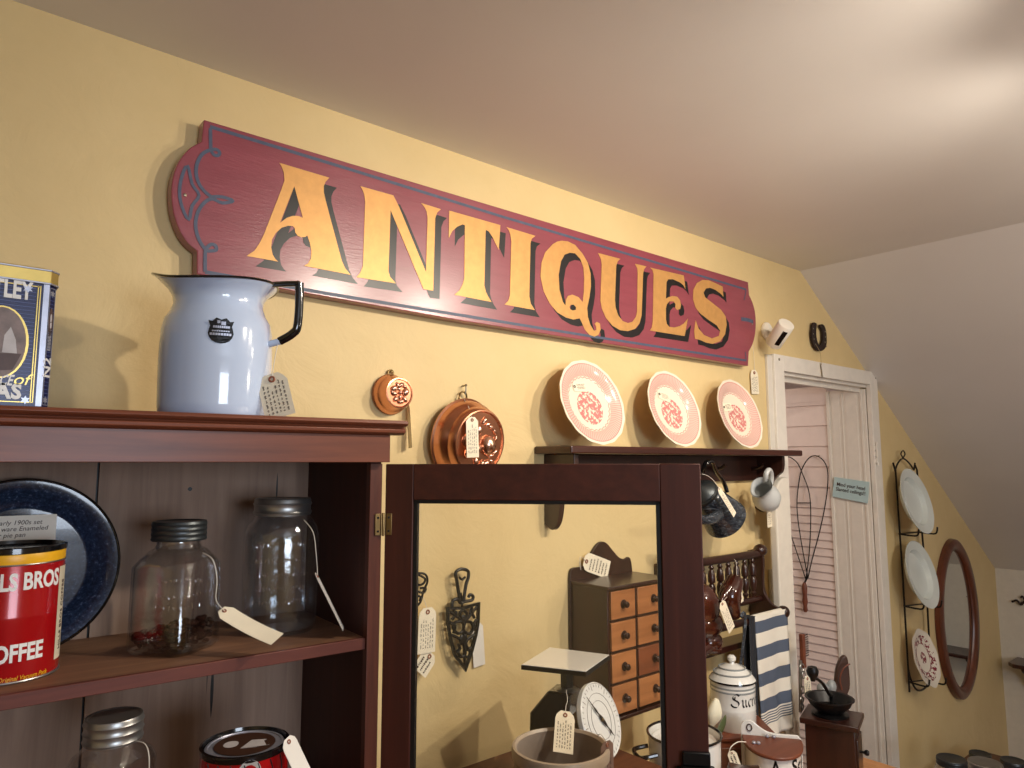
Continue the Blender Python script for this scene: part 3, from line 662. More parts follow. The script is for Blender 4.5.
# front face decoration
MFF = Matrix(((1, 0, 0, 0), (0, 0, -1, yf-.0006), (0, 1, 0, 0), (0, 0, 0, 1)))
def fpx(u, v): q = PY(u, v, yf); return (q.x, q.z)
o = fpx(4, 342); rx = fpx(27, 342)[0]-o[0]; rz = (fpx(4, 304)[1]-fpx(4, 374)[1])/2; ocx, ocz = o[0]-.004, o[1]
put(fill2d([ell(ocx, ocz, rx+.006, rz+.002)], .0006), 'gold_oval', 'tingold', tn, MFF)
put(fill2d([ell(ocx, ocz, rx+.003, rz)], .0012), 'oval_picture', 'photo', tn, MFF)
put(fill2d([[(ocx-rx*.9, ocz-rz*.35), (ocx+rx*.95, ocz-rz*.30), (ocx+rx*.6, ocz-rz*.78), (ocx-rx*.5, ocz-rz*.85)]], .0016), 'picture_ground', 'photod', tn, MFF)
put(fill2d([[(ocx+.1*rx, ocz-.3*rz), (ocx+.15*rx, ocz+.2*rz), (ocx+.4*rx, ocz+.45*rz), (ocx+.65*rx, ocz+.1*rz), (ocx+.75*rx, ocz-.3*rz)], [(ocx-.9*rx, ocz-.2*rz), (ocx-.8*rx, ocz+.3*rz), (ocx-.1*rx, ocz+.35*rz), (ocx, ocz-.2*rz)]], .0016), 'picture_figure', 'photol', tn, MFF)
me = textmesh('TETLEY', .040, .0010, .0014, 1.0, 'RIGHT'); p_ = fpx(32, 293); put(me, 'lettering', 'tinwhite', tn, MFF @ Matrix.Translation((p_[0], p_[1]+.001, 0)) @ Matrix.Diagonal((.50, .86, 1, 1)))
me = textmesh('NCE', .022, .0010, .0006, 1, 'RIGHT'); p_ = fpx(14, 381); put(me, 'lettering', 'tinwhite', tn, MFF @ Matrix.Translation((p_[0]-.001, p_[1], 0)) @ Matrix(((1, .2, 0, 0), (0, 1, 0, 0), (0, 0, 1, 0), (0, 0, 0, 1))) @ Matrix.Diagonal((.55, .9, 1, 1)))
me = textmesh('of', .022, .0010, 0, 1, 'CENTER'); p_ = fpx(22, 380); put(me, 'lettering', 'tingold', tn, MFF @ Matrix.Translation((p_[0], p_[1], 0)) @ Matrix(((1, .3, 0, 0), (0, 1, 0, 0), (0, 0, 1, 0), (0, 0, 0, 1))))
me = textmesh('TEAS', .030, .0010, .0014, 1.1, 'RIGHT'); p_ = fpx(21, 392.5); put(me, 'lettering', 'tinwhite', tn, MFF @ Matrix.Translation((p_[0], p_[1], 0)) @ Matrix.Diagonal((.8, .9, 1, 1)))
for (u, v) in ((30, 289), (27, 400)):
    p_ = fpx(u-2, v); put(fill2d([star(p_[0], p_[1], .006)], .0016), 'leaf_ornament', 'tinsilver', tn, MFF)

# ------------------------------------------------------------------ things on the shelves
def ring_lip(m, c, r, z, t, mat=None): m.tube([Vector(c)+Vector((r*cos(a), r*sin(a), z)) for a in [i*2*pi/48 for i in range(48)]], t, 8, True); return m
def cyl_text(body, size, C, R, a0, z, sxs=1., bold=.0, mtl='tinwhite', parent=None, rot=0, name='lettering', align='CENTER', d=.0006, shear=0):
    me = textmesh(body, size, d, bold, 1.0, align)
    def f(p):
        x, y = p.x*sxs+shear*p.y, p.y
        if rot: x, y = -y, x
        r = R+.0005+p.z; a = a0+x/R; return Vector((C[0]+r*cos(a), C[1]+r*sin(a), C[2]+z+y))
    bmx = bmesh.new(); bmx.from_mesh(me); bmesh.ops.subdivide_edges(bmx, edges=[e for e in bmx.edges if e.calc_length() > size*.25], cuts=2); bmx.to_mesh(me); bmx.free()
    return put(me, name, mtl, parent, fn=f)
def toCam(C): d = Vector((CAM.x-C[0], CAM.y-C[1])); return math.atan2(d.y, d.x)
def ang_px(u, C, R):      # angle on the visible side of an upright cylinder under picture column u
    a0 = toCam(C); best = 0
    cu = lambda a: (lambda q: FPX*q.dot(_R)/q.dot(_F)+512)(Vector((C[0]+R*cos(a), C[1]+R*sin(a), C[2]+.1))-CAM)
    lo, hi = a0-1.5, a0+1.5
    for _ in range(40):
        mid = (lo+hi)/2
        if cu(mid) < u: lo = mid
        else: hi = mid
    return (lo+hi)/2
# blue enamel pie pan leaning on the back
pr = .136; pcx = Vector((.142, -.092, ZS1+pr*.985+.001))
pn = thing('pie_pan', 'large dark blue speckled enamel pie pan leaning on the cupboard back', 'pan', tuple(pcx))
mp = axisframe(pcx, Vector((.06, -1, .22)))
m = MB(); m.lathe([(0, -.028), (pr*.68, -.028), (pr*.72, -.026), (pr*.86, -.004), (pr*.97, 0), (pr, .001), (pr*1.0, -.002), (pr*.87, -.007), (pr*.72, -.031), (0, -.031)], 64, mp); m.build('dish', 'pan', pn)
m = MB(); m.tube([mp @ Vector((pr*cos(a), pr*sin(a), .001)) for a in [i*2*pi/64 for i in range(64)]], .0022, 8, True); m.build('rim', 'blackgloss', pn)
q = PY(57, 514, -.112); q2 = PY(57, 546, -.112)
cdn = thing('note_card', 'handwritten grey-white note card standing in the dark blue pie pan', 'card', (q.x-.04, -.112, (q.z+q2.z)/2))
m = MB(); m.box(q.x-.115, q.x, -.1125, -.112, q2.z, q.z); m.build('card', 'paperw', cdn)
me = textmesh('Circa early 1900s set\nGranite ware Enameled\ndiameter pie pan\nw/ old wear', .0098, .0003, 0, 1., 'LEFT', .95)
put(me, 'handwriting', 'ink', cdn, Matrix.Translation((q.x-.105, -.1128, (q.z+q2.z)/2)) @ Matrix.Rotation(pi/2, 4, 'X') @ Matrix(((1, .18, 0, 0), (0, 1, 0, 0), (0, 0, 1, 0), (0, 0, 0, 1))))
# red coffee can
kd = 1.0; kc = PD(9.5, 600, kd); KR = .064; KC = Vector((kc.x, kc.y, ZS1)); KH = .175
cn_ = thing('coffee_can', 'red coffee can with yellow band and white lettering on the upper shelf', 'can', tuple(KC))
mk = Matrix.Translation(KC)
m = MB(); m.lathe([(0, .001), (KR*.985, 0), (KR, .002), (KR, KH*.48), (KR*1.004, KH*.49), (KR, KH*.5), (KR, KH-.018)], 64, mk); m.build('body', 'red', cn_)
m = MB(); m.lathe([(KR, KH-.018), (KR*1.005, KH-.017), (KR*1.005, KH-.006), (KR, KH-.005)], 64, mk); m.build('yellow_band', 'yellow', cn_)
ring_lip(MB(), KC, KR, .0022, .0018).build('rolled_rim', 'steel', cn_); ring_lip(MB(), KC, KR, KH-.019, .0012).build('rolled_rim', 'steel', cn_)
m = MB(); m.lathe([(KR*1.0, KH-.005), (KR*1.025, KH-.004), (KR*1.025, KH+.003), (KR*.97, KH+.004), (KR*.95, KH-.001), (0, KH-.001)], 64, mk); m.build('lid', 'blackgloss', cn_)
a1, a2 = ang_px(57.5, KC, KR), ang_px(64.5, KC, KR)
m = MB(); N = 8
for i in range(N):
    u0, u1 = a1+(a2-a1)*i/N, a1+(a2-a1)*(i+1)/N
    m.face([m.v(KC+Vector((cos(u)*(KR+.0004), sin(u)*(KR+.0004), z))) for u, z in ((u0, .018), (u1, .018), (u1, KH-.028), (u0, KH-.028))])
m.build('side_panel', 'canside', cn_, smooth=False)
cyl_text('HILLS BROS COFFEE', .011, KC, KR, (a1+a2)/2, KH*.45, 1, 0, 'ink', cn_, rot=1)
zz = lambda v: (672-v)*kd/FPX*1.02
ar = ang_px(56.5, KC, KR)
cyl_text('HILLS BROS', .0315, KC, KR, ar, zz(580), .68, .0009, 'tinwhite', cn_, align='RIGHT')
cyl_text('COFFEE', .0315, KC, KR, ang_px(45.5, KC, KR), zz(645), .68, .0010, 'tinwhite', cn_, align='RIGHT')
cyl_text('The Original Vacuum Pack', .0086, KC, KR, ang_px(51, KC, KR), zz(667), .8, 0, 'yellow', cn_, align='RIGHT', shear=.2)
# jars
def threads(m, C, r, z0, z1, n, amp=.0012):
    prof = [(r*.9, z0), (r, z0+.0005)]
    for i in range(n):
        a = z0+(z1-z0)*(i+.1)/n; b_ = z0+(z1-z0)*(i+.6)/n; prof += [(r, a), (r+amp, (a+b_)/2), (r, b_)]
    prof += [(r, z1-.002), (r*.97, z1), (r*.9, z1), (r*.86, z1-.0012), (0, z1-.001)]
    m.lathe(prof, 48, Matrix.Translation(Vector(C))); return m
def sq(r, a, k):      # superellipse radius factor for a square jar
    c, s = abs(cos(a)), abs(sin(a)); return r/((c**k+s**k)**(1/k))
# square glass jar with coffee beans
j1 = PD(176, 600, 1.135); J1 = Vector((j1.x, j1.y, ZS1)); s1 = 1.135/FPX; ro = math.atan2(IX.y, IX.x)+radians(-14)
ja = thing('glass_jar', 'square glass jar with grey screw lid and coffee beans at the bottom', 'jar', tuple(J1))
def sqf(r0): 
    def f(p, a, r, z):
        k = 5 if z < .125 else 5-3*min(1, (z-.125)/.02); q = sq(r, a-ro, k) ; return Vector((q*cos(a), q*sin(a), z))
    return f
JW = 34*s1; jh = .165
prof = [(0, .002), (JW*.9, 0), (JW, .006), (JW, .13), (JW*.97, .143), (JW*.8, .154), (JW*.64, .159), (JW*.6, .165), (JW*.6, .172)]
m = MB(); m.lathe(prof, 72, Matrix.Translation(J1), sqf(JW)); m.lathe([(r*.955, max(z, .006)) for r, z in prof[::-1]], 72, Matrix.Translation(J1), sqf(JW)); m.build('glass', 'jar', ja)
m = MB(); threads(m, J1, 25.5*s1, .170, .201, 4); m.build('lid', 'zinc', ja)
rnd = random.Random(11)
m = MB(); ba = .0068
for i in range(330):
    a = rnd.uniform(0, 2*pi); rr = sq(JW*.86, a-ro, 5)*math.sqrt(rnd.random()); z = .009+rnd.random()*(.016+.026*max(0, .5+.5*cos(a-ro)*rr/JW))
    m.sphere(J1+Vector((rr*cos(a), rr*sin(a), z)), ba, (1, .72, .55), 8, Matrix.Rotation(rnd.uniform(0, 6), 4, 'Z') @ Matrix.Rotation(rnd.uniform(-.8, .8), 4, 'X'))
bn = m.build('coffee_beans', 'bean', None); tagp(bn, 'dark roasted coffee beans lying at the bottom of the square glass jar', 'coffee beans'); bn['kind'] = 'stuff'
# embossed writing stays illegible: raised wavy rows
def emboss(C, R, a0, rows, z0, dz, wid, parent, fn=None, seed=1, arc=0):
    rnd = random.Random(seed); m = MB()
    for k in range(rows):
        x = -wid*rnd.uniform(.8, 1)/2; xe = -x
        while x < xe:
            h_ = .0042; y = z0-k*dz+arc*(1-(2*x/wid)**2)*(1 if k == 0 else 0); pts = []
            for i in range(4):
                xx = x+rnd.uniform(0, .004); zz_ = y+rnd.uniform(-h_, h_); a = a0+xx/R; r = fn(a) if fn else R; pts.append(C+Vector(((r+.0004)*cos(a), (r+.0004)*sin(a), zz_)))
            m.tube(pts, .0006, 5); x += .0062
    m.build('embossed_lettering', 'emboss', parent)
emboss(J1, JW, toCam(J1)+.06, 3, .108, .017, .075, ja, lambda a: sq(JW, a-ro, 5), 3, .006)
# large round mason jar
j2 = PD(280, 590, 1.262); J2 = Vector((j2.x, j2.y, ZS1)); s2_ = 1.262/FPX
jb = thing('mason_jar', 'tall round mason jar with silver screw lid standing empty on the upper shelf', 'jar', tuple(J2))
JR = 36.5*s2_
prof = [(0, .002), (JR*.88, 0), (JR*.97, .008), (JR*.98, .05), (JR, .15), (JR*.985, .168), (JR*.93, .182), (JR*.82, .192), (JR*.74, .197), (JR*.72, .205)]
m = MB(); m.lathe(prof, 64, Matrix.Translation(J2)); m.lathe([(r*.955, max(z, .006)) for r, z in prof[::-1]], 64, Matrix.Translation(J2)); m.build('glass', 'jarblue', jb)
m = MB(); threads(m, J2, 27.5*s2_, .201, .231, 2, .0018); m.build('lid', 'steel', jb)
emboss(J2, JR, toCam(J2), 5, .150, .023, .10, jb, None, 7, .006)
# third jar and red tin on the lower shelf
j3 = PD(113, 740, .99); s3 = .99/FPX; J3 = Vector((j3.x, j3.y, ZS2)); top3 = PD(113, 716, .99).z-ZS2
jc = thing('glass_jar', 'square glass jar with shiny silver lid on the lower shelf', 'jar', tuple(J3))
JW3 = 33*s3
prof = [(0, .002), (JW3*.9, 0), (JW3, .006), (JW3, top3-.062), (JW3*.97, top3-.05), (JW3*.8, top3-.04), (JW3*.72, top3-.035), (JW3*.7, top3-.03)]
def sqf3(p, a, r, z):
    k = 5 if z < top3-.064 else 5-3*min(1, (z-top3+.064)/.02); q = sq(r, a-ro, k); return Vector((q*cos(a), q*sin(a), z))
m = MB(); m.lathe(prof, 72, Matrix.Translation(J3), sqf3); m.lathe([(r*.955, max(z, .006)) for r, z in prof[::-1]], 72, Matrix.Translation(J3), sqf3); m.build('glass', 'jar', jc)
m = MB(); threads(m, J3, 26.5*s3, top3-.034, top3, 3, .0014); m.build('lid', 'steel', jc)
fw = Vector((-_F.x, -_F.y, 0)).normalized()
r4 = PD(245, 745, 1.02); s4 = 1.02/FPX; R4 = Vector((r4.x, r4.y, ZS2)); h4 = PD(245, 743, 1.02).z-ZS2
rt = thing('red_tin', 'round red tin with black rim and dark picture on its lid on the lower shelf', 'tin', tuple(R4))
rr4 = 41.5*s4; m4 = Matrix.Translation(R4)
m = MB(); m.lathe([(0, .001), (rr4*.98, 0), (rr4, .003), (rr4, h4-.006)], 64, m4); m.build('body', 'red', rt)
m = MB(); m.lathe([(rr4, h4-.007), (rr4*1.02, h4-.005), (rr4*1.02, h4+.002), (rr4*.96, h4+.003), (rr4*.94, h4-.003), (rr4*.9, h4-.003)], 64, m4); m.build('rim', 'blackgloss', rt)
m = MB(); m.lathe([(rr4*.92, h4-.0035), (rr4*.90, h4-.0015), (rr4*.84, h4-.001), (rr4*.83, h4-.0022), (0, h4-.0022)], 64, m4); li = m.build('lid', 'tinsilver', rt)
ML = Matrix.Translation(R4+Vector((0, 0, h4-.0012))) @ Matrix.Rotation(ang, 4, 'Z')
put(fill2d([ell(0, 0, rr4*.70, rr4*.70)], .0006), 'lid_picture', 'leather', li, ML)
put(fill2d([ell(-rr4*.32, -rr4*.05, rr4*.17, rr4*.2), [(rr4*.0, -rr4*.3), (rr4*.35, -rr4*.2), (rr4*.42, rr4*.28), (rr4*.08, rr4*.22)], [(rr4*.42, rr4*.28), (rr4*.6, -rr4*.05), (rr4*.55, -rr4*.1), (rr4*.38, rr4*.2)]], .0012), 'lid_figure', 'photol', li, ML)
a = toCam(R4)
m = MB()
for k in range(7):
    aa = a-.9+k*.3; z1_ = h4-.008
    m.tube([R4+Vector(((rr4+.0003)*cos(aa+w_), (rr4+.0003)*sin(aa+w_), z1_-z_)) for w_, z_ in ((0, 0), (.08, .02), (-.05, .05), (.06, .09))], .0010, 5, sub=3)
m.build('black_stripes', 'signblack', rt)
put(fill2d([ell(0, 0, .016, .02)], .0006), 'white_emblem', 'tinwhite', rt, None, fn=lambda p: R4+Vector(((rr4+.0012)*cos(a+.12+p.x/rr4), (rr4+.0012)*sin(a+.12+p.x/rr4), h4-.022+p.y)))
# strings and tags of the jars
def P_(u, v, d): return PD(u, v, d)
price_tag('cream tag on white string of the square bean jar, lying over the shelf edge', P_(221, 611, 1.10), P_(277, 641, 1.075), .030, [P_(203, 553, 1.09), P_(213, 560, 1.075), P_(217, 580, 1.07), P_(216, 600, 1.07)], n=(-.1, -.50, .9), rows=3, plainback=True, curl=.25)
price_tag('edge-on cream tag hanging on white string from the tall mason jar', P_(315.5, 573, 1.20), P_(343.5, 629, 1.20), .030, [P_(304, 520, 1.22), P_(313, 532, 1.20), P_(316, 552, 1.20)], n=Vector((cos(CA), sin(CA), 0))*.6+Vector((_R.x, _R.y, 0))*.82+Vector((_F.x,_F.y,0))*-.1, rows=4, mat='paperw', plainback=True)
price_tag('white string and tag hanging from the silver-lidded jar on the lower shelf', P_(149, 775, .93), P_(150, 800, .93), .03, [P_(136, 741, .95), P_(145, 744, .94), P_(149, 756, .93)], n=fw, rows=4)
price_tag('grey tag strip leaning on the right side of the round red tin', P_(287, 738, 1.0), P_(306, 778, 1.0), .028, [], n=Vector((_R.x, _R.y, 0))*.93+Vector((-_F.x, -_F.y, 0))*.36, mat='paperw', plainback=True)
# ================================================================== COPPER MOULDS
def fruit_relief(parent, mtx, r, items, mat='copperl'):
    m = MB()
    for x, y, a, sx_, sy_, h_ in items:
        m.sphere((0, 0, 0), 1, (1, 1, 1), 12, None) if False else None
        t = mtx @ Matrix.Translation((x*r, y*r, 0)) @ Matrix.Rotation(radians(a), 4, 'Z') @ Matrix.Diagonal((sx_*r, sy_*r, h_*r, 1))
        rings = []
        m.lathe([(sin(pi*i/16), cos(pi*i/16)) for i in range(0, 9)], 14, t)
    return m.build('fruit_relief', mat, parent)
q = PY(390, 394.5, -.004); rS = .0465; yS = -.034
mo = thing('copper_mould', 'small round copper mould with embossed fruit hanging above the end of the cupboard', 'mould', (q.x, 0, q.z))
ms = axisframe((q.x, -.004, q.z), (0, -1, 0))
fr_ = PY(399.6, 393, -.046).x-q.x
m = MB(); m.lathe([(rS*.96, 0), (rS*1.02, .001), (rS*1.03, .004), (rS*.99, .006), (rS*.96, .012), (rS*.90, .018), (rS*.80, .024), (rS*.79, .040), (rS*.76, .044), (rS*.70, .0445), (rS*.66, .042), (0, .042)], 56, ms); m.build('shell', 'copper', mo)
fruit_relief(mo, ms @ Matrix.Translation((0, 0, .042)), rS*.68, [(-.45, .3, 20, .3, .24, .22), (-.42, -.05, -10, .28, .2, .2), (.5, .1, 60, .34, .26, .24), (.1, .6, 30, .3, .16, .2), (-.15, .55, 120, .26, .14, .16), (.05, .05, 45, .18, .16, .2), (-.3, -.45, 40, .26, .2, .18), (.12, -.62, 10, .30, .18, .22), (.45, -.45, -40, .28, .16, .2), (.05, -.28, 80, .2, .14, .16), (.42, .5, -20, .22, .12, .16), (-.62, .05, 90, .2, .12, .14), (-.05, .3, 10, .16, .12, .14)])
m = MB(); t_ = Vector((q.x, -.006, q.z+rS*1.08)); m.tube([t_+Vector((.008*cos(a), 0, .008*sin(a))) for a in [i*pi/6 for i in range(12)]], .0016, 6, True); m.sphere(t_+Vector((0, -.004, .003)), .005, (1, .8, 1), 10); m.build('ring', 'brass', mo)
price_tag('yellowish tag turned edge-on behind the small copper mould', PY(408, 405, -.01), PY(410.5, 448, -.02), .026, [], n=(1, -.25, 0), plainback=True)
q = PY(461, 440, -.004); rL = .102
mo = thing('copper_mould', 'large round copper mould with embossed fruit, partly hidden by the cupboard door', 'mould', (q.x, 0, q.z))
ms = axisframe((q.x, -.010, q.z), (.10, -1, -.13))
m = MB(); m.lathe([(rL*.98, 0), (rL*1.02, .002), (rL*1.03, .007), (rL*.99, .010), (rL*.97, .020), (rL*.94, .034), (rL*.86, .044), (rL*.845, .048), (rL*.83, .062), (rL*.79, .0675), (rL*.76, .068), (rL*.73, .063), (0, .064)], 72, ms); m.build('shell', 'copper', mo)
fr2 = [(.36, -.08, 100, .36, .31, .30), (.1, .72, 60, .17, .07, .1), (.3, .62, 20, .17, .07, .1), (.48, .5, -30, .16, .07, .1), (.62, .38, -50, .16, .06, .1), (.7, .15, 90, .13, .06, .1), (.72, -.3, 40, .16, .07, .1), (.58, -.42, 10, .16, .07, .1),
       (.62, -.62, -30, .16, .07, .1), (.38, -.66, 20, .18, .1, .12), (.15, -.7, 60, .17, .09, .12), (-.1, -.62, 100, .17, .12, .12), (-.5, -.35, 90, .2, .16, .16), (-.6, .1, 80, .24, .16, .16), (-.45, .5, 40, .2, .1, .12), (-.1, .4, 100, .2, .14, .14), (-.15, -.2, 10, .26, .2, .2)]
fruit_relief(mo, ms @ Matrix.Translation((0, 0, .062)), rL*.73, fr2)
m = MB(); t_ = Vector((q.x, -.010, q.z+rL*1.04)); m.tube([t_+Vector((.011*cos(a), 0, .011*sin(a)+.004)) for a in [i*pi/8 for i in range(16)]], .0016, 6, True)
m.tube([t_+Vector((-.014, 0, -.006)), t_+Vector((-.008, -.004, .012)), t_+Vector((0, -.004, .016)), t_+Vector((.008, -.004, .012)), t_+Vector((.014, 0, -.006))], .0018, 6, sub=3); m.build('ring', 'brass', mo)
n_ = PY(463.5, 389, -.006); m = MB(); m.tube([n_+Vector((0, .006, .008)), n_+Vector((0, -.01, .006)), n_+Vector((0, -.008, -.014))], .002, 8, sub=3); m.sphere(n_+Vector((0, -.010, .009)), .0035, (1, 1, 1), 8)
tagp(m.build('wall_hook', 'nail'), 'small metal hook in the yellow wall holding the large copper mould', 'hook')
tag_px('cream price tag hanging over the face of the large copper mould', -.092, (472, 417), (473, 457.5), .036, [(464, 399, -.03), (469, 408, -.07)], rows=5)

# ================================================================== PLATE SHELF
PZ_ = 1.546; X0, X1 = 1.299, 2.52; PDp = .145
ps = thing('plate_shelf', 'dark wooden wall shelf with curved brackets holding three pink plates', 'shelf', (X0, 0, PZ_-.02))
m = MB(); m.prism([(X0, 0), (X0, -PDp), (X1-.03, -PDp), (X1, -PDp+.03), (X1, 0)], lambda p: (p[0], p[1], PZ_-.021), (0, 0, .021)); m.build('shelf_board', 'darkX', ps, smooth=False, bev=.004)
m = MB(); m.box(X0+.05, X1-.06, -.016, 0, PZ_-.11, PZ_-.021); m.build('back_rail', 'dark', ps, bev=.002)
def bracket(x, nm):
    zz = PZ_-.021
    pl = [(0, zz), (-.118, zz), (-.118, zz-.03)] + sm2([(-.118, zz-.03), (-.112, zz-.055), (-.09, zz-.075), (-.07, zz-.10), (-.062, zz-.15), (-.052, zz-.185), (-.03, zz-.205), (0, zz-.19)], 4, False)[1:]
    m = MB(); m.prism(pl, lambda p: (x, p[0], p[1]), (.018, 0, 0)); m.build(nm, 'dark', ps, smooth=False, bev=.002)
bracket(X0+.036, 'bracket'); bracket(X1-.125, 'bracket')
# pegs
for x in (1.62, 1.86, 2.12, 2.36):
    m = MB(); m.tube([(x, -.016, PZ_-.07), (x, -.05, PZ_-.062), (x, -.062, PZ_-.052)], .006, 8); m.build('peg', 'dark', ps)
# pink plates
pr_ = .125
def plate_profile(R, depth=.016, t=.003):
    o = [(0, 0), (R*.60, 0), (R*.66, .002), (R*.74, depth*.75), (R*.98, depth), (R, depth+.0005), (R*.995, depth-t*.6), (R*.75, depth*.7-t), (R*.66, -t*.8), (R*.5, -t*1.6), (R*.48, -t), (0, -t)]
    return o
def scal(R, n, am): return lambda p, a, r, z: Vector((p.x*(1+am*(cos(n*a) if r > R*.9 else 0)), p.y*(1+am*(cos(n*a) if r > R*.9 else 0)), z))
def leaning_plate(px, label, prev=None):
    base = PY(px[0], px[1], -.112); zc = PZ_+pr_*cos(radians(17))-.0; tilt = radians(16)
    c = Vector((px[2], -.075, PZ_+pr_*cos(tilt)+.0005))
    n = Vector((0, -cos(tilt), sin(tilt)))
    mt = axisframe(c, n)
    if prev is None:
        m = MB(); m.lathe(plate_profile(pr_), 96, None, scal(pr_, 16, .008)); o = m.build('pink_plate', 'plate_pink', None)
    else:
        o = prev.copy(); COL.objects.link(o)
    o.matrix_basis = mt; o.matrix_world = mt; tagp(o, label, 'plate', 'pink transferware plates on the plate shelf'); return o
def sticker(pl, x, y, a, label):
    mt = pl.matrix_basis @ Matrix.Translation((x, y, .0022)) @ Matrix.Rotation(radians(a), 4, 'Z')
    c = fill2d([[(-.026, -.013), (.026, -.016), (.028, .012), (-.02, .014), (-.027, .006)]], .0004)
    o = thing('price_tag', label, 'tag', tuple(mt.translation), 0, 'price tags stuck on the pink plates')
    put(c, 'card', 'paper', o, mt)
    e = MB(); e.tube([mt @ Vector((-.021+.0032*cos(t), .001+.0032*sin(t), .0006)) for t in [i*pi/5 for i in range(10)]], .0012, 6, True); e.build('eyelet', 'ink', o)
    s_ = scribble(.04, .02, 4, int(x*999)+9, False); s_.fn(lambda p: Vector((p.x+.006, p.y, .0005))); s_.xf(mt); s_.build('handwriting', 'ink', o, smooth=False)
p1 = leaning_plate((598, 445, 1.441), 'pink transferware plate leaning at the left end of the plate shelf')
p2 = leaning_plate((672, 447, 1.812), 'pink transferware plate in the middle of the plate shelf', p1)
p3 = leaning_plate((740, 450, 2.178), 'pink transferware plate leaning at the right end of the plate shelf', p1)
sticker(p1, -.026, .048, 5, 'cream tag lying on the face of the left pink plate')
sticker(p2, -.022, .044, -12, 'cream tag lying on the face of the middle pink plate')
sticker(p3, -.046, .026, 8, 'cream tag lying on the face of the right pink plate')

# ------------------------------------------------------------------ enamel coffee pot and little jug hanging under the shelf
py = -.10
c0 = PY(695, 483, py); c1 = PY(726, 520, py)     # lid end, base end
ax = (c1-c0).normalized(); L_ = (c1-c0).length
cp = thing('enamel_coffee_pot', 'dark swirled grey enamel coffee pot hanging tilted under the plate shelf', 'coffee pot', tuple((c0+c1)/2))
mc_ = axisframe(c1, -ax, (0, -1, 0))      # z from the base to the lid
R_ = .073
m = MB(); m.lathe([(0, 0), (R_*.93, .0), (R_, .006), (R_*.97, .02), (R_*.80, .075), (R_*.68, .125), (R_*.64, .142), (R_*.60, .145)], 56, mc_); m.build('body', 'granite', cp)
m = MB(); m.lathe([(R_*.62, .140), (R_*.66, .146), (R_*.66, .153), (R_*.60, .156), (R_*.62, .160), (R_*.54, .168), (R_*.3, .18), (R_*.12, .186), (R_*.1, .196), (R_*.16, .202), (0, .208)], 48, mc_); m.build('lid', 'zinc', cp)
u_ = Vector((ax.z, 0, -ax.x)); u_ = u_ if u_.z > 0 else -u_
m = MB(); b0 = c1-ax*.115+u_*R_*.68; hk = PY(712, 466, py)
m.tube([PY(703, 472, py), PY(706, 463, py-.01), PY(712, 462, py-.01), PY(717, 472, py-.005), PY(724, 483, py), PY(727, 492, py)], .006, 8, sub=4, flat=1.4)
m.build('handle', 'blackgloss', cp)
m = MB(); m.tube([PY(718, 516, py-.05), PY(712, 519, py-.075), PY(703, 520, py-.085), PY(696, 516, py-.09)], lambda t: .019-.008*t, 12, sub=4); m.build('spout', 'granite', cp)
m = MB(); m.tube([PY(714, 466, -.02), PY(714, 470, -.05), PY(716, 474, -.075), PY(716, 469, -.08)], .003, 8, sub=3)
tagp(m.build('iron_hook', 'black'), 'black iron hook under the plate shelf holding the dark enamel pot', 'hook')
tag_px('long cream tag tied to the dark enamel coffee pot', -.185, (718.5, 488), (735, 515), .020, [(702, 474, -.16), (708, 476, -.17), (714, 481, -.18)], rows=4)
py = -.10
jc0, jc1 = PY(756, 483, py), PY(765, 500, py)
jg = thing('ceramic_jug', 'small plain grey-white ceramic jug hanging by its handle under the plate shelf', 'jug', tuple(jc1))
zdir = (-IX*.46+Vector((0, 0, .58))+fwd*.72).normalized(); mj = axisframe(PY(769, 504, py), zdir, (0, -1, 0)); r_ = .048
spd = (mj.to_3x3().inverted() @ (-IX*.35-Vector((0, 0, 1)))); sa = math.atan2(spd.y, spd.x)
def jf(p, a, r, z):
    if z < .085: return p
    t = (z-.085)/.035; s = max(0, cos(a-sa))**4; return Vector((p.x*(1+s*t*.45), p.y*(1+s*t*.45), z+s*t*.004))
pf = [(0, -.002), (r_*.5, 0), (r_*.82, .010), (r_, .035), (r_*.97, .055), (r_*.80, .075), (r_*.64, .088), (r_*.62, .100), (r_*.70, .113), (r_*.74, .118)]
m = MB(); m.lathe(pf, 48, mj, jf); m.lathe([(r*.93, z+.001) for r, z in pf[::-1]][:-1]+[(0, .004)], 48, mj, jf); m.build('body', 'jug', jg)
hd = mj.to_3x3() @ Vector((-cos(sa), -sin(sa), 0)); tb = mj.translation
m = MB(); m.tube([tb+zdir*.108+hd*r_*.66, tb+zdir*.128+hd*r_*.9, tb+zdir*.125+hd*r_*1.35, tb+zdir*.10+hd*r_*1.45, tb+zdir*.072+hd*r_*1.2, tb+zdir*.062+hd*r_*.9], .0075, 10, sub=4, flat=1.2); m.build('handle', 'jug', jg)
tag_px('cream price tag hanging below the small grey-white jug', -.07, (769, 503), (770.5, 527), .045, [], n=(.1, -1, 0))

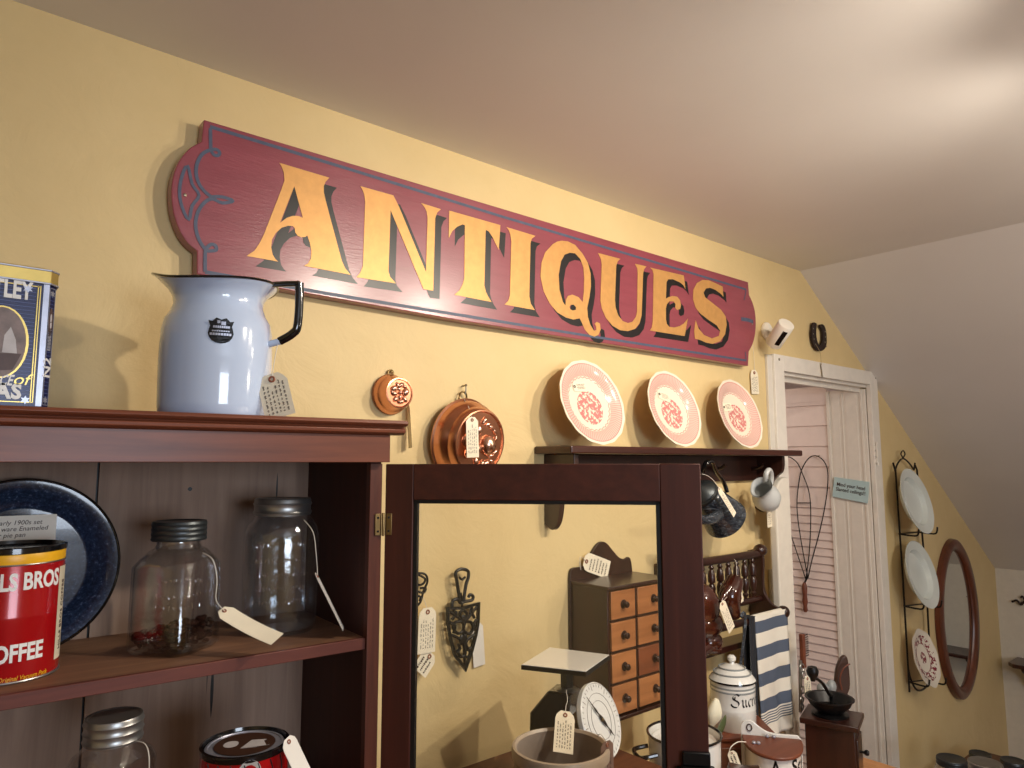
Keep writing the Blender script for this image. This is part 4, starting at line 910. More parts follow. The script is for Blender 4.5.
# ================================================================== TRIVETS behind the glass
ty = -.022
def T(p): q = PY(430+p[0]/6.4, 560+p[1]/6.4, ty); return (q.x, q.z)
tv = thing('iron_trivet', 'black cast iron trivet shaped like a flat iron, hanging behind the glass door', 'trivet', tuple(PY(463, 630, ty)))
def flat3(polys, y, name, mat, parent, th=.006): 
    me = fill2d(polys, th); return put(me, name, mat, parent, Matrix(((1, 0, 0, 0), (0, 0, 1, y), (0, 1, 0, 0), (0, 0, 0, 1))))
outer = sm2([(104, 300), (200, 300), (318, 268), (314, 400), (300, 480), (275, 580), (228, 716), (150, 610), (122, 500), (106, 400)], 1)
inner = [(120, 318), (210, 318), (302, 288), (298, 400), (284, 478), (258, 575), (225, 680), (165, 600), (137, 495), (121, 400)]
flat3([[T(p) for p in outer], [T(p) for p in inner]], ty, 'rim', 'black', tv)
m = MB()
def tv3(p, dy=0): a = T(p); return Vector((a[0], ty+dy, a[1]))
for pth in ([(125, 330), (170, 360), (210, 400), (212, 450), (180, 470), (150, 440), (160, 400), (200, 390)], [(300, 300), (260, 350), (225, 400), (215, 450), (250, 470), (275, 440), (262, 400), (225, 392)],
            [(135, 480), (180, 500), (215, 540), (225, 600), (200, 620), (180, 590), (195, 560)], [(285, 480), (250, 500), (225, 540), (222, 610), (245, 620), (255, 590), (240, 560)],
            [(212, 440), (214, 500), (218, 560), (224, 690)], [(125, 400), (160, 420), (150, 470)], [(300, 380), (280, 410), (290, 450)], [(210, 320), (190, 345), (212, 380), (236, 345), (210, 320)], [(150, 320), (160, 350), (140, 380)], [(270, 300), (265, 330), (285, 370)],
            [(165, 590), (190, 570), (180, 540)], [(262, 560), (240, 575), (232, 540)]):
    m.tube([tv3(p) for p in pth], .0038, 7, sub=4)
for p, r in (((212, 380), .009), ((205, 510), .010), ((222, 500), .008), ((165, 345), .006), ((262, 335), .006), ((222, 590), .006)): m.sphere(tv3(p), r, (1, .4, 1.3), 12)
m.build('scrollwork', 'black', tv)
m = MB(); m.tube([tv3(p) for p in ((190, 265), (182, 200), (170, 130), (165, 80), (200, 58), (242, 70), (245, 110), (232, 150), (222, 205), (215, 265))], .0042, 8, sub=5)
m.tube([tv3(p) for p in ((188, 110), (205, 125), (226, 108))], .003, 7, sub=3); m.tube([tv3(p) for p in ((196, 210), (205, 250), (206, 300))], .003, 7)
m.tube([tv3(p) for p in ((140, 300), (145, 262), (175, 250), (195, 275), (225, 265), (245, 262), (270, 255), (275, 230), (255, 222), (245, 240))], .004, 8, sub=4); m.build('handle', 'black', tv)
tag_px('blank white card hanging behind the black iron trivet', -.006, (477, 623), (479.5, 666), .036, [], mat='paperw', plainback=True)
ty2 = -.02
def V(u, v): return PY(400+u/6.4, 560+v/6.4, ty2)
t2 = thing('wire_ornament', 'thin black curled wire trivet with a tag at the left edge of the glass', 'trivet', tuple(V(120, 160)))
m = MB()
for pth in ([(60, 110), (120, 85), (165, 95), (175, 140), (150, 200), (130, 270), (100, 300)], [(120, 95), (160, 120), (150, 150), (120, 160), (100, 140)], [(110, 200), (150, 210), (165, 180), (130, 180)], [(100, 230), (130, 235), (125, 265)], [(60, 110), (50, 200), (100, 300)]): m.tube([V(*p) for p in pth], .0028, 7, sub=4)
m.build('scrolls', 'black', t2)
price_tag('long cream tag hanging from the curled wire trivet', V(160, 300)+Vector((0, -.012, 0)), V(150, 590)+Vector((0, -.012, 0)), .048, [V(150, 240), V(160, 270)], rows=6, n=(0, -1, 0))
price_tag('second cream tag tilted below the long one at the left edge of the glass', V(190, 590)+Vector((0, -.008, 0)), V(110, 715)+Vector((0, -.008, 0)), .046, [], rows=3)

# ================================================================== SPICE DRAWERS
ZD0, ZD1 = .838, 1.174; XD0, XD1, YD = 1.428, 1.690, -.145
sd = thing('spice_cabinet', 'dark wall-hung spice cabinet with small orange-brown drawers seen through the glass door', 'cabinet', (XD0, 0, ZD0))
m = MB(); m.box(XD0, XD0+.009, YD+.002, -.010, ZD0, ZD1-.009).box(XD1-.009, XD1, YD+.002, -.010, ZD0, ZD1-.009); m.build('side_panel', 'dark', sd, bev=.001)
MB().box(XD0-.003, XD1+.003, YD-.006, -.008, ZD1-.009, ZD1).build('top_panel', 'dark', sd, bev=.002)
MB().box(XD0-.003, XD1+.003, YD-.006, -.008, ZD0-.010, ZD0).build('bottom_panel', 'dark', sd, bev=.002)
hp_ = [(XD0-.006, ZD0-.03)] + sm2([(XD0-.006, 1.178), (XD0-.002, 1.200), (XD0+.010, 1.208), (XD0+.040, 1.208), (XD0+.060, 1.212), (XD0+.085, 1.245), (XD0+.115, 1.270), (XD0+.145, 1.268), (XD0+.175, 1.243), (XD0+.2, 1.222), (XD0+.225, 1.214), (XD0+.245, 1.218), (XD0+.256, 1.205), (XD0+.262, 1.16)], 4, False) + [(XD1+.006, ZD0-.03)]
m = MB(); m.prism(hp_, lambda p: (p[0], -.010, p[1]), (0, .009, 0)); m.build('back_panel', 'dark', sd, smooth=False, bev=.002)
MB().box(XD0+.012, XD1-.012, YD+.012, YD+.016, ZD0, ZD1-.01).build('drawer_web', 'dark', sd)
rows_z = [ZD0+.004+i*(ZD1-.013-ZD0)/4 for i in range(5)]
xs = [XD0+.008, XD0+.113, XD1-.008]
for k in (1, 2, 3): MB().box(XD0+.009, XD1-.009, YD, YD+.02, rows_z[k]-.0035, rows_z[k]+.0015).build('rail', 'dark', sd)
MB().box(xs[1]-.004, xs[1]+.003, YD, YD+.02, ZD0, ZD1-.009).build('divider', 'dark', sd)
for r in range(4):
    for c in range(2):
        x0, x1 = xs[c]+(.002 if c == 0 else .005), xs[c+1]-(.006 if c == 0 else .002); z0, z1 = rows_z[r]+.003, rows_z[r+1]-.005
        d = MB().box(x0, x1, YD-.003, YD+.11, z0, z1).build('drawer', 'drawerd' if (r, c) == (1, 1) else 'drawer', sd, bev=.0015)
        m = MB(); xc, zc_ = (x0+x1)/2, (z0+z1)/2
        m.lathe([(.0035, 0), (.004, .004), (.0065, .007), (.0085, .011), (.0085, .014), (.006, .017), (0, .018)], 24, axisframe((xc, YD-.003, zc_), (0, -1, 0))); m.lathe([(.011, 0), (.012, .001), (.010, .0016), (0, .0016)], 24, axisframe((xc, YD-.003, zc_), (0, -1, 0))); m.build('knob', 'dark', d)
price_tag('cream price tag lying tilted on the back of the spice cabinet', PY(584, 560.5, -.016), PY(609, 570, -.016), .052, [PY(579, 562, -.016), PY(581, 570, -.02), PY(580, 557, -.02)], rows=6, along=False)
# the tag writing runs the other way, so it stays as lines across the card

# ================================================================== SMALL TABLE with scale and crock
TZ = .788
tb_ = thing('small_table', 'small brown wooden table under the kitchen scale and the crock', 'table', (1.05, -.45, 0))
MB().box(.70, 1.405, -.66, -.03, TZ-.028, TZ).build('table_top', 'table', tb_, bev=.003)
MB().box(.75, 1.355, -.60, -.08, TZ-.11, TZ-.028).build('apron', 'table', tb_)
for x in (.74, 1.32):
    for y in (-.62, -.11): MB().box(x, x+.045, y, y+.045, FZ, TZ-.028).build('leg', 'table', tb_, bev=.003)
# --- kitchen scale
pz = 1.062
A, B, C_, D_ = PZ(521, 665, pz), PZ(549.5, 647.5, pz), PZ(610, 655, pz), PZ(586, 672, pz)
cc = (A+B+C_+D_)/4; e1 = ((B-A)+(C_-D_)).normalized(); e2 = Vector((-e1.y, e1.x, 0))   # e1 along the AB side, e2 away from the camera
ks = thing('kitchen_scale', 'old black kitchen scale with square white platform and round white dial', 'scale', (cc.x, cc.y, TZ))
ea = (B-A).length; eb = (C_-B).length
u1 = (B-A).normalized(); u2 = (C_-B).normalized()
def quad(s): return [cc+(p-cc)*s for p in (A, B, C_, D_)]
m = MB(); m.prism(quad(1), lambda p: Vector((p.x, p.y, pz-.010)), (0, 0, .0095)); m.build('platform', 'black', ks, smooth=False, bev=.001)
m = MB(); m.prism(quad(.985), lambda p: Vector((p.x, p.y, pz-.0005)), (0, 0, .0015)); m.build('platform_top', 'white_en', ks, smooth=False, bev=.0006)
sp_ = PD(562, 690, cc.y and (lambda q: q)((Vector((cc.x, cc.y, pz))-CAM).dot(_F)))
col = Vector((cc.x, cc.y, 0))
m = MB(); m.box(col.x-.010, col.x+.010, col.y-.010, col.y+.010, pz-.065, pz-.01); m.build('column', 'black', ks, bev=.001)
m = MB(); m.lathe([(0, 0), (.026, 0), (.028, .003), (.022, .006), (.012, .007), (0, .007)], 32, Matrix.Translation(Vector((col.x, col.y, pz-.067)))); m.build('collar', 'steel', ks)
# housing: sloping box, its faces parallel to the platform; dial on the right-hand front side
dn_ = ((C_-B)+(D_-A)).normalized()      # direction the dial faces
sd_ = ((B-A)+(C_-D_)).normalized(); sd_ = (sd_-dn_*sd_.dot(dn_)).normalized()
def S3(a, b_, z): return Vector((cc.x, cc.y, 0))+sd_*a+dn_*b_+Vector((0, 0, z))
m = MB()
low = [S3(-.052, -.075, TZ+.012), S3(.066, -.075, TZ+.012), S3(.066, .075, TZ+.012), S3(-.052, .075, TZ+.012)]
mid = [S3(-.050, -.070, TZ+.165), S3(.062, -.070, TZ+.165), S3(.062, .020, TZ+.165), S3(-.050, .020, TZ+.165)]
top = [S3(-.03, -.035, pz-.064), S3(.03, -.035, pz-.064), S3(.03, .02, pz-.064), S3(-.03, .02, pz-.064)]
V3 = [[m.v(p) for p in q] for q in (low, mid, top)]
for a_, b_ in ((0, 1), (1, 2)):
    for i in range(4): m.face([V3[a_][i], V3[a_][(i+1) % 4], V3[b_][(i+1) % 4], V3[b_][i]])
m.face(V3[0][::-1]); m.face(V3[2]); m.build('housing', 'blackgloss', ks, smooth=False, bev=.004)
m = MB(); m.prism([S3(-.055, -.085, TZ), S3(.095, -.085, TZ), S3(.105, .09, TZ), S3(-.02, .09, TZ)], lambda p: p, (0, 0, .012)); m.build('foot', 'black', ks, smooth=False, bev=.003)
dcen = PD(600, 719, 0); 
# the dial: centre found on the sloping plane in front of the housing
dc = PD(600.5, 720, (S3(0.03, .075, TZ+.1)-CAM).dot(_F)); 
dnn = (dn_*.88-sd_*.16+Vector((0, 0, .34))).normalized()
mdl = axisframe(dc, dnn); RD = .079
m = MB(); m.lathe([(0, -.012), (RD*.96, -.012), (RD, -.008), (RD, .002), (RD*.97, .004), (RD*.95, .002), (0, .002)], 64, mdl); dl = m.build('dial', 'white_en', ks)
m = MB()
for i in range(40):
    a = 2*pi*i/40; l_ = .86 if i % 5 else .78
    m.prism([(RD*l_, -.0005), (RD*.93, -.0005), (RD*.93, .0005), (RD*l_, .0005)], lambda p, a=a: mdl @ Vector((p[0]*cos(a)-p[1]*sin(a), p[0]*sin(a)+p[1]*cos(a), .0025)), mdl.to_3x3() @ Vector((0, 0, .0003)))
for rr_ in (.70, .50): m.tube([mdl @ Vector((RD*rr_*cos(a), RD*rr_*sin(a), .0026)) for a in [i*2*pi/48 for i in range(48)]], .0004, 4, True)
m.build('dial_marks', 'ink', dl, smooth=False)
mb_, tdir = MB(), radians(122)
nd = [(-.62, .0), (-.45, .03), (-.3, .012), (-.12, .05), (0, .06), (.1, .05), (.22, .012), (.34, .035), (.5, .012), (.86, .004)]
poly = [(RD*a, RD*b_) for a, b_ in nd]+[(RD*a, -RD*b_) for a, b_ in nd[::-1]]
put(fill2d([[p for p in poly]], .001), 'needle', 'signblack', dl, mdl @ Matrix.Translation((0, 0, .006)) @ Matrix.Rotation(tdir, 4, 'Z'))
m = MB(); m.lathe([(.004, .002), (.004, .007), (0, .0075)], 16, mdl); m.build('dial_pin', 'brass', dl)
price_tag('long cream tag hanging from the white-topped kitchen scale over the crock', PD(565.5, 711, 1.46), PD(563, 753, 1.40), .040, [PD(566, 690, 1.50), PD(567.5, 700, 1.49), PD(566, 706, 1.47)], n=fw, rows=6)
# --- stoneware crock
ck = PD(560.5, 745, 1.37); CC = Vector((ck.x, ck.y, TZ)); cr = 48.5*1.39/FPX; chh = PD(560, 742, 1.39).z-TZ
cro = thing('stoneware_crock', 'mottled grey-brown stoneware crock with thick rim behind the glass door', 'crock', tuple(CC))
mk = Matrix.Translation(CC)
m = MB(); m.lathe([(0, 0), (cr*.82, 0), (cr*.86, .004), (cr*.93, chh*.5), (cr*.94, chh-.02)], 64, mk); m.build('body', 'crock', cro)
m = MB(); m.lathe([(cr*.94, chh-.022), (cr*.99, chh-.018), (cr*1.0, chh-.004), (cr*.98, chh+.002), (cr*.93, chh+.003), (cr*.89, chh-.002)], 64, mk); m.build('rim', 'crockrim', cro)
m = MB(); m.lathe([(cr*.89, chh-.002), (cr*.87, chh*.5), (cr*.80, .012), (0, .010)], 64, mk); m.build('inside', 'crockin', cro)
price_tag('brown cardboard tag hanging at the right side of the stoneware crock', PD(607, 741, 1.35), PD(608, 790, 1.34), .034, [PD(597, 737, 1.36), PD(600, 734, 1.35), PD(604, 738, 1.35)], n=fw+Vector((_R.x, _R.y, 0))*.8, mat='papergr', rows=3)
# ================================================================== SECOND TABLE and the things on it
T2 = .46
t2b = thing('wooden_table', 'light brown wooden table under the coffee grinder, its edge showing at the bottom', 'table', (2.1, -.55, 0))
XE = PZ(880, 762, T2).x
MB().box(1.46, XE, -.95, -.16, T2-.03, T2).build('table_top', 'oak', t2b, bev=.004)
MB().box(1.52, XE-.06, -.89, -.22, T2-.11, T2-.03).build('apron', 'table', t2b)
for x in (1.5, XE-.10):
    for y in (-.92, -.24): MB().box(x, x+.05, y, y+.05, FZ, T2-.03).build('leg', 'table', t2b, bev=.003)
def base(u, v, d, z): q = PD(u, v, d); return Vector((q.x, q.y, z)), d/FPX
# --- enamel canister on a brown box
Cn, sc = base(733, 700, 2.15, 0); zb = PD(733, 725, 2.15).z; cr2 = 21.6*sc
bx = thing('wooden_box', 'brown wooden box on the table with the lettered white canister on it', 'box', (Cn.x, Cn.y, T2))
ra = ang
mbx = Matrix.Translation(Vector((Cn.x, Cn.y, 0))) @ Matrix.Rotation(ra, 4, 'Z')
m = MB(); m.box(-.10, .10, -.085, .09, T2, zb-.012, mbx); m.build('body', 'saltlid', bx, smooth=False, bev=.002)
m = MB(); m.box(-.106, .106, -.092, .095, zb-.012, zb, mbx); m.build('top', 'saltlid', bx, smooth=False, bev=.003)
m = MB(); m.box(-.09, .09, -.088, -.084, T2+.02, zb-.03, mbx); bd = m.build('drawer', 'table', bx, bev=.002)
CN = Vector((Cn.x, Cn.y, zb)); mt = Matrix.Translation(CN)
hb_ = PD(733, 680, 2.15).z-zb
cno = thing('enamel_canister', 'white and grey enamel canister with black gothic lettering and knobbed lid', 'canister', tuple(CN))
m = MB(); m.lathe([(0, 0), (cr2*.97, 0), (cr2, .003), (cr2, hb_*.42), (cr2*1.01, hb_*.44), (cr2, hb_*.46), (cr2, hb_*.80), (cr2*1.01, hb_*.82), (cr2, hb_*.86), (cr2, hb_)], 56, mt); m.build('body', 'white_en', cno)
m = MB()
for a_, b_ in ((.80, .84), (.88, .92)): m.lathe([(cr2*1.006, hb_*a_), (cr2*1.012, hb_*(a_+b_)/2), (cr2*1.006, hb_*b_)], 56, mt)
m.build('grey_bands', 'grey_en', cno)
m = MB(); m.lathe([(cr2*1.03, hb_-.002), (cr2*1.06, hb_), (cr2*1.05, hb_+.004)], 56, mt); m.build('lid_edge', 'blackgloss', cno)
m = MB(); m.lathe([(cr2*1.05, hb_+.003), (cr2*.95, hb_+.012), (cr2*.85, hb_+.020), (cr2*.80, hb_+.022), (cr2*.62, hb_+.034), (cr2*.55, hb_+.036), (cr2*.25, hb_+.046), (0, hb_+.048)], 56, mt); ld = m.build('lid', 'white_en', cno)
m = MB()
for r_a, z_a in ((.83, .0222), (.59, .0362)): m.tube([CN+Vector((cr2*r_a*cos(a), cr2*r_a*sin(a), hb_+z_a)) for a in [i*2*pi/48 for i in range(48)]], .0028, 6, True)
m.build('lid_rings', 'grey_en', ld)
m = MB(); m.lathe([(.008, hb_+.046), (.007, hb_+.052), (.013, hb_+.058), (.013, hb_+.066), (.007, hb_+.072), (0, hb_+.073)], 24, mt); m.build('knob', 'white_en', ld)
# blackletter word built from broad-pen strokes
def pen(C, R, a0, z0, sc_, strokes, parent, mat='signblack'):
    m = MB(); nb = (.11, .11)
    for st in strokes:
        P = smooth_path([Vector((x, y, 0)) for x, y in st], 4)
        for a, b_ in zip(P, P[1:]):
            q = [(a.x-nb[0], a.y-nb[1]), (b_.x-nb[0], b_.y-nb[1]), (b_.x+nb[0], b_.y+nb[1]), (a.x+nb[0], a.y+nb[1])]
            m.face([m.v((C[0]+(R+.0008)*cos(a0+x*sc_/R), C[1]+(R+.0008)*sin(a0+x*sc_/R), C[2]+z0+y*sc_)) for x, y in q])
    return m.build('lettering', mat, parent, smooth=False)
def sh_(st, dx): return [[(x+dx, y) for x, y in s] for s in st]
Sx = [[(1.4, 2.0), (.9, 2.3), (.3, 1.9), (.35, 1.4), (1.1, 1.0), (1.3, .5), (.9, 0), (.2, .1), (-.1, .5)], [(.62, 1.85), (.62, 1.35)], [(1.4, 2.0), (1.6, 2.3)]]
ux = [[(0, 1.3), (.15, 1.1), (.15, .3), (.4, 0), (.7, .25)], [(.7, 1.3), (.75, 1.1), (.75, .3), (1.0, 0)]]
cx_2 = [[(.6, 1.15), (.45, 1.3), (.1, 1.0), (.1, .35), (.4, 0), (.65, .2)]]
rx_ = [[(0, 1.3), (.15, 1.1), (.15, .15), (.3, 0)], [(.15, 1.0), (.5, 1.3), (.65, 1.1)]]
ex_ = [[(.55, .25), (.35, 0), (.1, .3), (.1, 1.0), (.35, 1.3), (.55, 1.0), (.15, .6)]]
al = ang_px(731, CN, cr2); zl = PD(733, 703, 2.13).z-zb
pen(CN, cr2, al+.02, zl+.002, .016, sh_(Sx, 0)+sh_(ux, 1.9)+sh_(cx_2, 3.2)+sh_(rx_, 4.1)+sh_(ex_, 5.1), cno)
# wall rail side: strap
# --- white pot with black rim, behind the door stile
Pt, sp2 = base(684, 733, 1.78, 0); zr = PD(684, 733, 1.78).z; pr2 = 36.5*sp2; PT = Vector((Pt.x, Pt.y, T2)); ph = zr-T2
pot = thing('enamel_bucket', 'white enamel pot with black rim and black lettering behind the cupboard door edge', 'pot', tuple(PT)); mt = Matrix.Translation(PT)
m = MB(); m.lathe([(0, 0), (pr2*.84, 0), (pr2*.86, .004), (pr2*.93, ph*.5), (pr2*.97, ph-.004)], 56, mt); m.lathe([(pr2*.95, ph-.002), (pr2*.90, ph*.5), (pr2*.82, .008), (0, .006)], 56, mt); m.build('body', 'white_en', pot)
m = MB(); ring_lip(m, PT, pr2*.985, ph, .0032); m.build('rim', 'blackgloss', pot)
m = MB(); m.lathe([(pr2*.93, ph-.022), (pr2*.86, ph-.014), (pr2*.80, ph-.020), (0, ph-.026)], 48, mt); m.build('lid', 'white_en', pot)
la = ang_px(652, PT, pr2); e_ = Vector((cos(la), sin(la), 0)); 
m = MB(); tq = Vector((-sin(la), cos(la), 0)); m.tube([PT+e_*pr2*.93+tq*.03+Vector((0, 0, ph-.035)), PT+e_*(pr2+.03)+tq*.028+Vector((0, 0, ph-.04)), PT+e_*(pr2+.034)+Vector((0, 0, ph-.045)), PT+e_*(pr2+.03)-tq*.028+Vector((0, 0, ph-.04)), PT+e_*pr2*.93-tq*.03+Vector((0, 0, ph-.035))], .0055, 8, sub=4); m.build('handle', 'blackgloss', pot)
cyl_text('LO', .085, PT, pr2*.978, ang_px(709, PT, pr2*.95), ph-.078, .62, -.002, 'signblack', pot)
# tulip bud
tu, st_ = base(712, 715, 2.0, 0); 
tl = thing('tulip', 'white tulip bud with green leaf standing between the white pot and the canister', 'flower', (tu.x, tu.y, T2))
b0 = PD(711, 727, 1.98); b1 = PD(715, 700, 1.98)
mt_ = axisframe(b0, b1-b0+Vector((.006, 0, 0)), (0, -1, 0)); hh = (b1-b0).length
m = MB(); m.lathe([(.004, 0), (.013, hh*.2), (.021, hh*.42), (.020, hh*.62), (.013, hh*.88), (.006, hh*1.03), (0, hh*1.02)], 24, mt_, lambda p, a, r, z: Vector((p.x*(1+.10*cos(3*a)), p.y*(1+.10*cos(3*a)), z))); m.build('bud', 'petal', tl)
m = MB(); m.tube([b0, b0+Vector((-.01, .01, -.08)), Vector((b0.x, b0.y+.01, T2+.001))], .0035, 8, sub=4); m.build('stem', 'leaf', tl)
m = MB(); lp = [PD(713, 755, 1.98), PD(718, 735, 2.0), PD(724, 722, 2.03), PD(726, 715, 2.05)]; P = smooth_path(lp, 5); m.tube(P, lambda t: .001+.013*sin(pi*min(1, t*1.02))**.8, 8, flat=.25); m.build('leaf', 'leaf', tl)
# --- salt box
Sb, ss = base(773, 738, 1.95, 0); zl_ = PD(773, 745, 1.95).z; SBp = Vector((Sb.x, Sb.y, 0)); q_ = Matrix.Translation(SBp) @ Matrix.Rotation(ang-radians(14), 4, 'Z')
sb = thing('salt_box', 'white enamel salt box with hinged brown wooden lid and black lettering', 'salt box', (Sb.x, Sb.y, T2))
sw_ = 29*ss
arc = [(sw_*cos(t), -.145*abs(sin(t))**.75+.05) for t in [pi*i/24 for i in range(25)]]
arc = [(a, b_) for a, b_ in arc]
m = MB(); m.prism(arc, lambda p: q_ @ Vector((p[0]*.93, p[1]*.93, T2)), (0, 0, zl_-T2-.006)); m.build('body', 'white_en', sb, bev=.002)
m = MB(); m.prism([(a*1.0, b_*1.03) for a, b_ in arc], lambda p: q_ @ Vector((p[0], p[1], zl_-.004-.10*(p[1]-.05)*0)), (0, 0, .009)); m.build('lid', 'saltlid', sb, bev=.003)
bp = [(-sw_*1.02, T2-zl_), (sw_*1.02, T2-zl_), (sw_*1.02, .0), (sw_*.9, .012)] + sm2([(sw_*.9, .012), (sw_*.2, .012), (-.01, .016), (-.030, .027), (-.050, .042), (-.068, .042), (-sw_*1.02+.002, .030), (-sw_*1.02, .012)], 4, False)[1:]
m = MB(); m.prism(bp, lambda p: q_ @ Vector((p[0], .054, zl_+p[1])), q_.to_3x3() @ Vector((0, .008, 0))); m.build('back_plate', 'white_en', sb, bev=.002, smooth=False)
m = MB(); c_ = q_ @ Vector((-.058, .052, zl_+.024)); m.tube([c_+(q_.to_3x3() @ Vector((.007*cos(t), 0, .009*sin(t)))) for t in [i*pi/8 for i in range(16)]], .0015, 6, True); m.build('hole_rim', 'ink', sb)
for x, y, z in ((-.012, .040, .009), (.006, .040, .009), (-.052, -.015, .008), (-.040, -.015, .008)): MB().sphere(q_ @ Vector((x, y, zl_+z)), .0058, (1, 1, .8), 10).build('lid_stud', 'tinsilver', sb)
tmx = lambda p: q_ @ Vector((p.x, .0465-.145*.93*max(0, 1-(p.x/(sw_*.93))**2)**.375-.0012, zl_-.027+p.y))
for tx, xx in (('Sel', .058), ('A', -.004)):
    me = textmesh(tx, .05, .0008, .001); 
    put(me, 'lettering', 'signblack', sb, fn=lambda p, xx=xx: tmx(Vector((p.x*.7+xx, p.y, 0))))
m = MB(); m.tube([PD(746, 742, 1.86), PD(738, 742, 1.84), PD(731, 747, 1.83), PD(729, 753, 1.83)], .0013, 6, sub=5); m.build('lid_string', 'string', sb)
price_tag('small tan tag with white string hanging left of the salt box', PD(731, 751, 1.82), PD(737, 768, 1.80), .024, [PD(729, 752, 1.82)], n=fw+Vector((-.6, 0, 0)), mat='twine' if False else 'paper', rows=2)
# dark leather lump in front of it
lv, ls = base(744, 775, 1.69, 0)
lo = thing('leather_case', 'dark brown worn leather thing at the bottom edge before the salt box', 'leather case', (lv.x, lv.y, T2))
zt_ = PD(742, 757, 1.74).z
ml = Matrix.Translation(Vector((lv.x, lv.y, T2))) @ Matrix.Rotation(ang, 4, 'Z')
m = MB(); hL = zt_-T2
m.lathe([(0, 0), (.042, 0), (.048, hL*.2), (.047, hL*.6), (.04, hL*.85), (.03, hL*.97), (0, hL)], 28, ml, lambda p, a, r, z: Vector((p.x*1.15, p.y*.5+.01*sin(3*a), z+.012*cos(2*a+.5)*(z/hL)))); m.build('body', 'leather', lo)
m = MB(); m.tube([ml @ Vector(p) for p in ((-.055, -.02, hL*.8), (-.03, -.03, hL*1.0), (0, -.034, hL*.92), (.03, -.03, hL*.72))], .004, 6, sub=4, flat=.5); m.build('strap', 'leather', lo)
# --- coffee grinder
gd = 2.32; Gp, gs = base(832, 716, gd, 0); zt2 = PD(832, 715, gd).z
gr = thing('coffee_grinder', 'dark wooden box coffee grinder with black iron bowl and crank', 'coffee grinder', (Gp.x, Gp.y, T2))
mg = Matrix.Translation(Vector((Gp.x, Gp.y, 0))) @ Matrix.Rotation(ang-radians(32), 4, 'Z')
hw = 22.5*gs
m = MB(); m.box(-hw, hw, -hw*.9, hw*.9, T2+.014, zt2-.018, mg); m.build('box', 'dark', gr, bev=.002)
m = MB(); m.box(-hw*1.15, hw*1.15, -hw*1.05, hw*1.05, T2, T2+.014, mg); m.build('base_board', 'dark', gr, bev=.003)
m = MB(); m.box(-hw*1.18, hw*1.18, -hw*1.08, hw*1.08, zt2-.018, zt2, mg); m.build('top_board', 'dark', gr, bev=.003)
m = MB(); m.box(hw-.002, hw+.006, -hw*.7, hw*.7, T2+.03, zt2-.05, mg); gdw = m.build('drawer', 'dark', gr, bev=.002)
kz = PD(866, 743, gd).z
m = MB(); m.lathe([(.004, 0), (.004, .012), (.008, .016), (.009, .022), (.006, .027), (0, .028)], 20, mg @ axisframe((hw+.006, -.02, kz), (1, 0, 0))); m.build('knob', 'black', gdw)
br = 22.5*gs; bz = zt2; bh = PD(832, 698, gd).z-zt2
m = MB(); m.lathe([(0, 0), (br*.75, 0), (br*.78, .006), (br*.5, .010), (br*.62, .018), (br*.85, bh*.6), (br*.95, bh*.9), (br*1.03, bh*.95), (br*1.03, bh), (br*.94, bh*.97), (br*.7, bh*.45), (0, .02)], 48, mg @ Matrix.Translation((-.005, 0, bz))); m.build('bowl', 'black', gr)
bc = mg @ Vector((0, 0, bz+bh*.55))
kk = PD(812.5, 672, gd-.06); 
m = MB(); m.tube([bc, bc+Vector((0, 0, .03)), PD(829, 694, gd-.03), PD(823, 684, gd-.05), PD(817, 679, gd-.06), kk+Vector((0, 0, -.018))], .005, 8, sub=4, flat=1.4); m.build('crank', 'black', gr)
m = MB(); m.lathe([(0, -.03), (.007, -.028), (.009, -.02), (.017, -.008), (.019, .004), (.014, .016), (0, .020)], 24, Matrix.Translation(kk)); m.build('crank_knob', 'black', gr)
# --- dark things behind the grinder
sp = [PD(u, v, 2.62) for u, v in ((845, 657), (833, 685))]
# dark leather paddle-shaped piece hanging on the open door leaf, its lower end behind the grinder
def LX(u, v, x): q = PX(u, v, x); return (q.y, q.z)
XL = 3.15
pd_ = [(835, 692), (836, 682), (838, 670), (842, 661), (846, 657), (849, 658), (850.5, 665), (851, 685), (848, 694), (843, 698)]
pz0 = base(842, 690, 2.50, 0)[0]
lt_ = thing('leather_sheath', 'upright dark brown rounded paddle shape standing behind the coffee grinder', 'paddle', (pz0.x, pz0.y, T2))
m = MB(); m.prism(sm2([(PD(u, v, 2.5)-pz0).dot(IX)*Vector((1, 0)) + Vector((0, PD(u, v, 2.5).z)) for u, v in pd_+[]], 3), lambda p: pz0*1+IX*p[0]+Vector((0, 0, p[1])), Vector((-IX.y, IX.x, 0))*.02)
m.build('blade', 'leather', lt_, smooth=False, bev=.006)
m = MB(); m.box(-.02, .02, 0, .02, T2, PD(842, 694, 2.5).z, Matrix.Translation(Vector((pz0.x, pz0.y, 0))) @ Matrix.Rotation(ang, 4, 'Z')); m.build('post', 'leather', lt_)
m = MB(); m.tube([PD(u, v, 2.49) for u, v in ((842, 690), (840, 678), (844, 668), (850, 664))], .0022, 6, sub=4); m.build('stitched_line', 'saltlid', lt_)
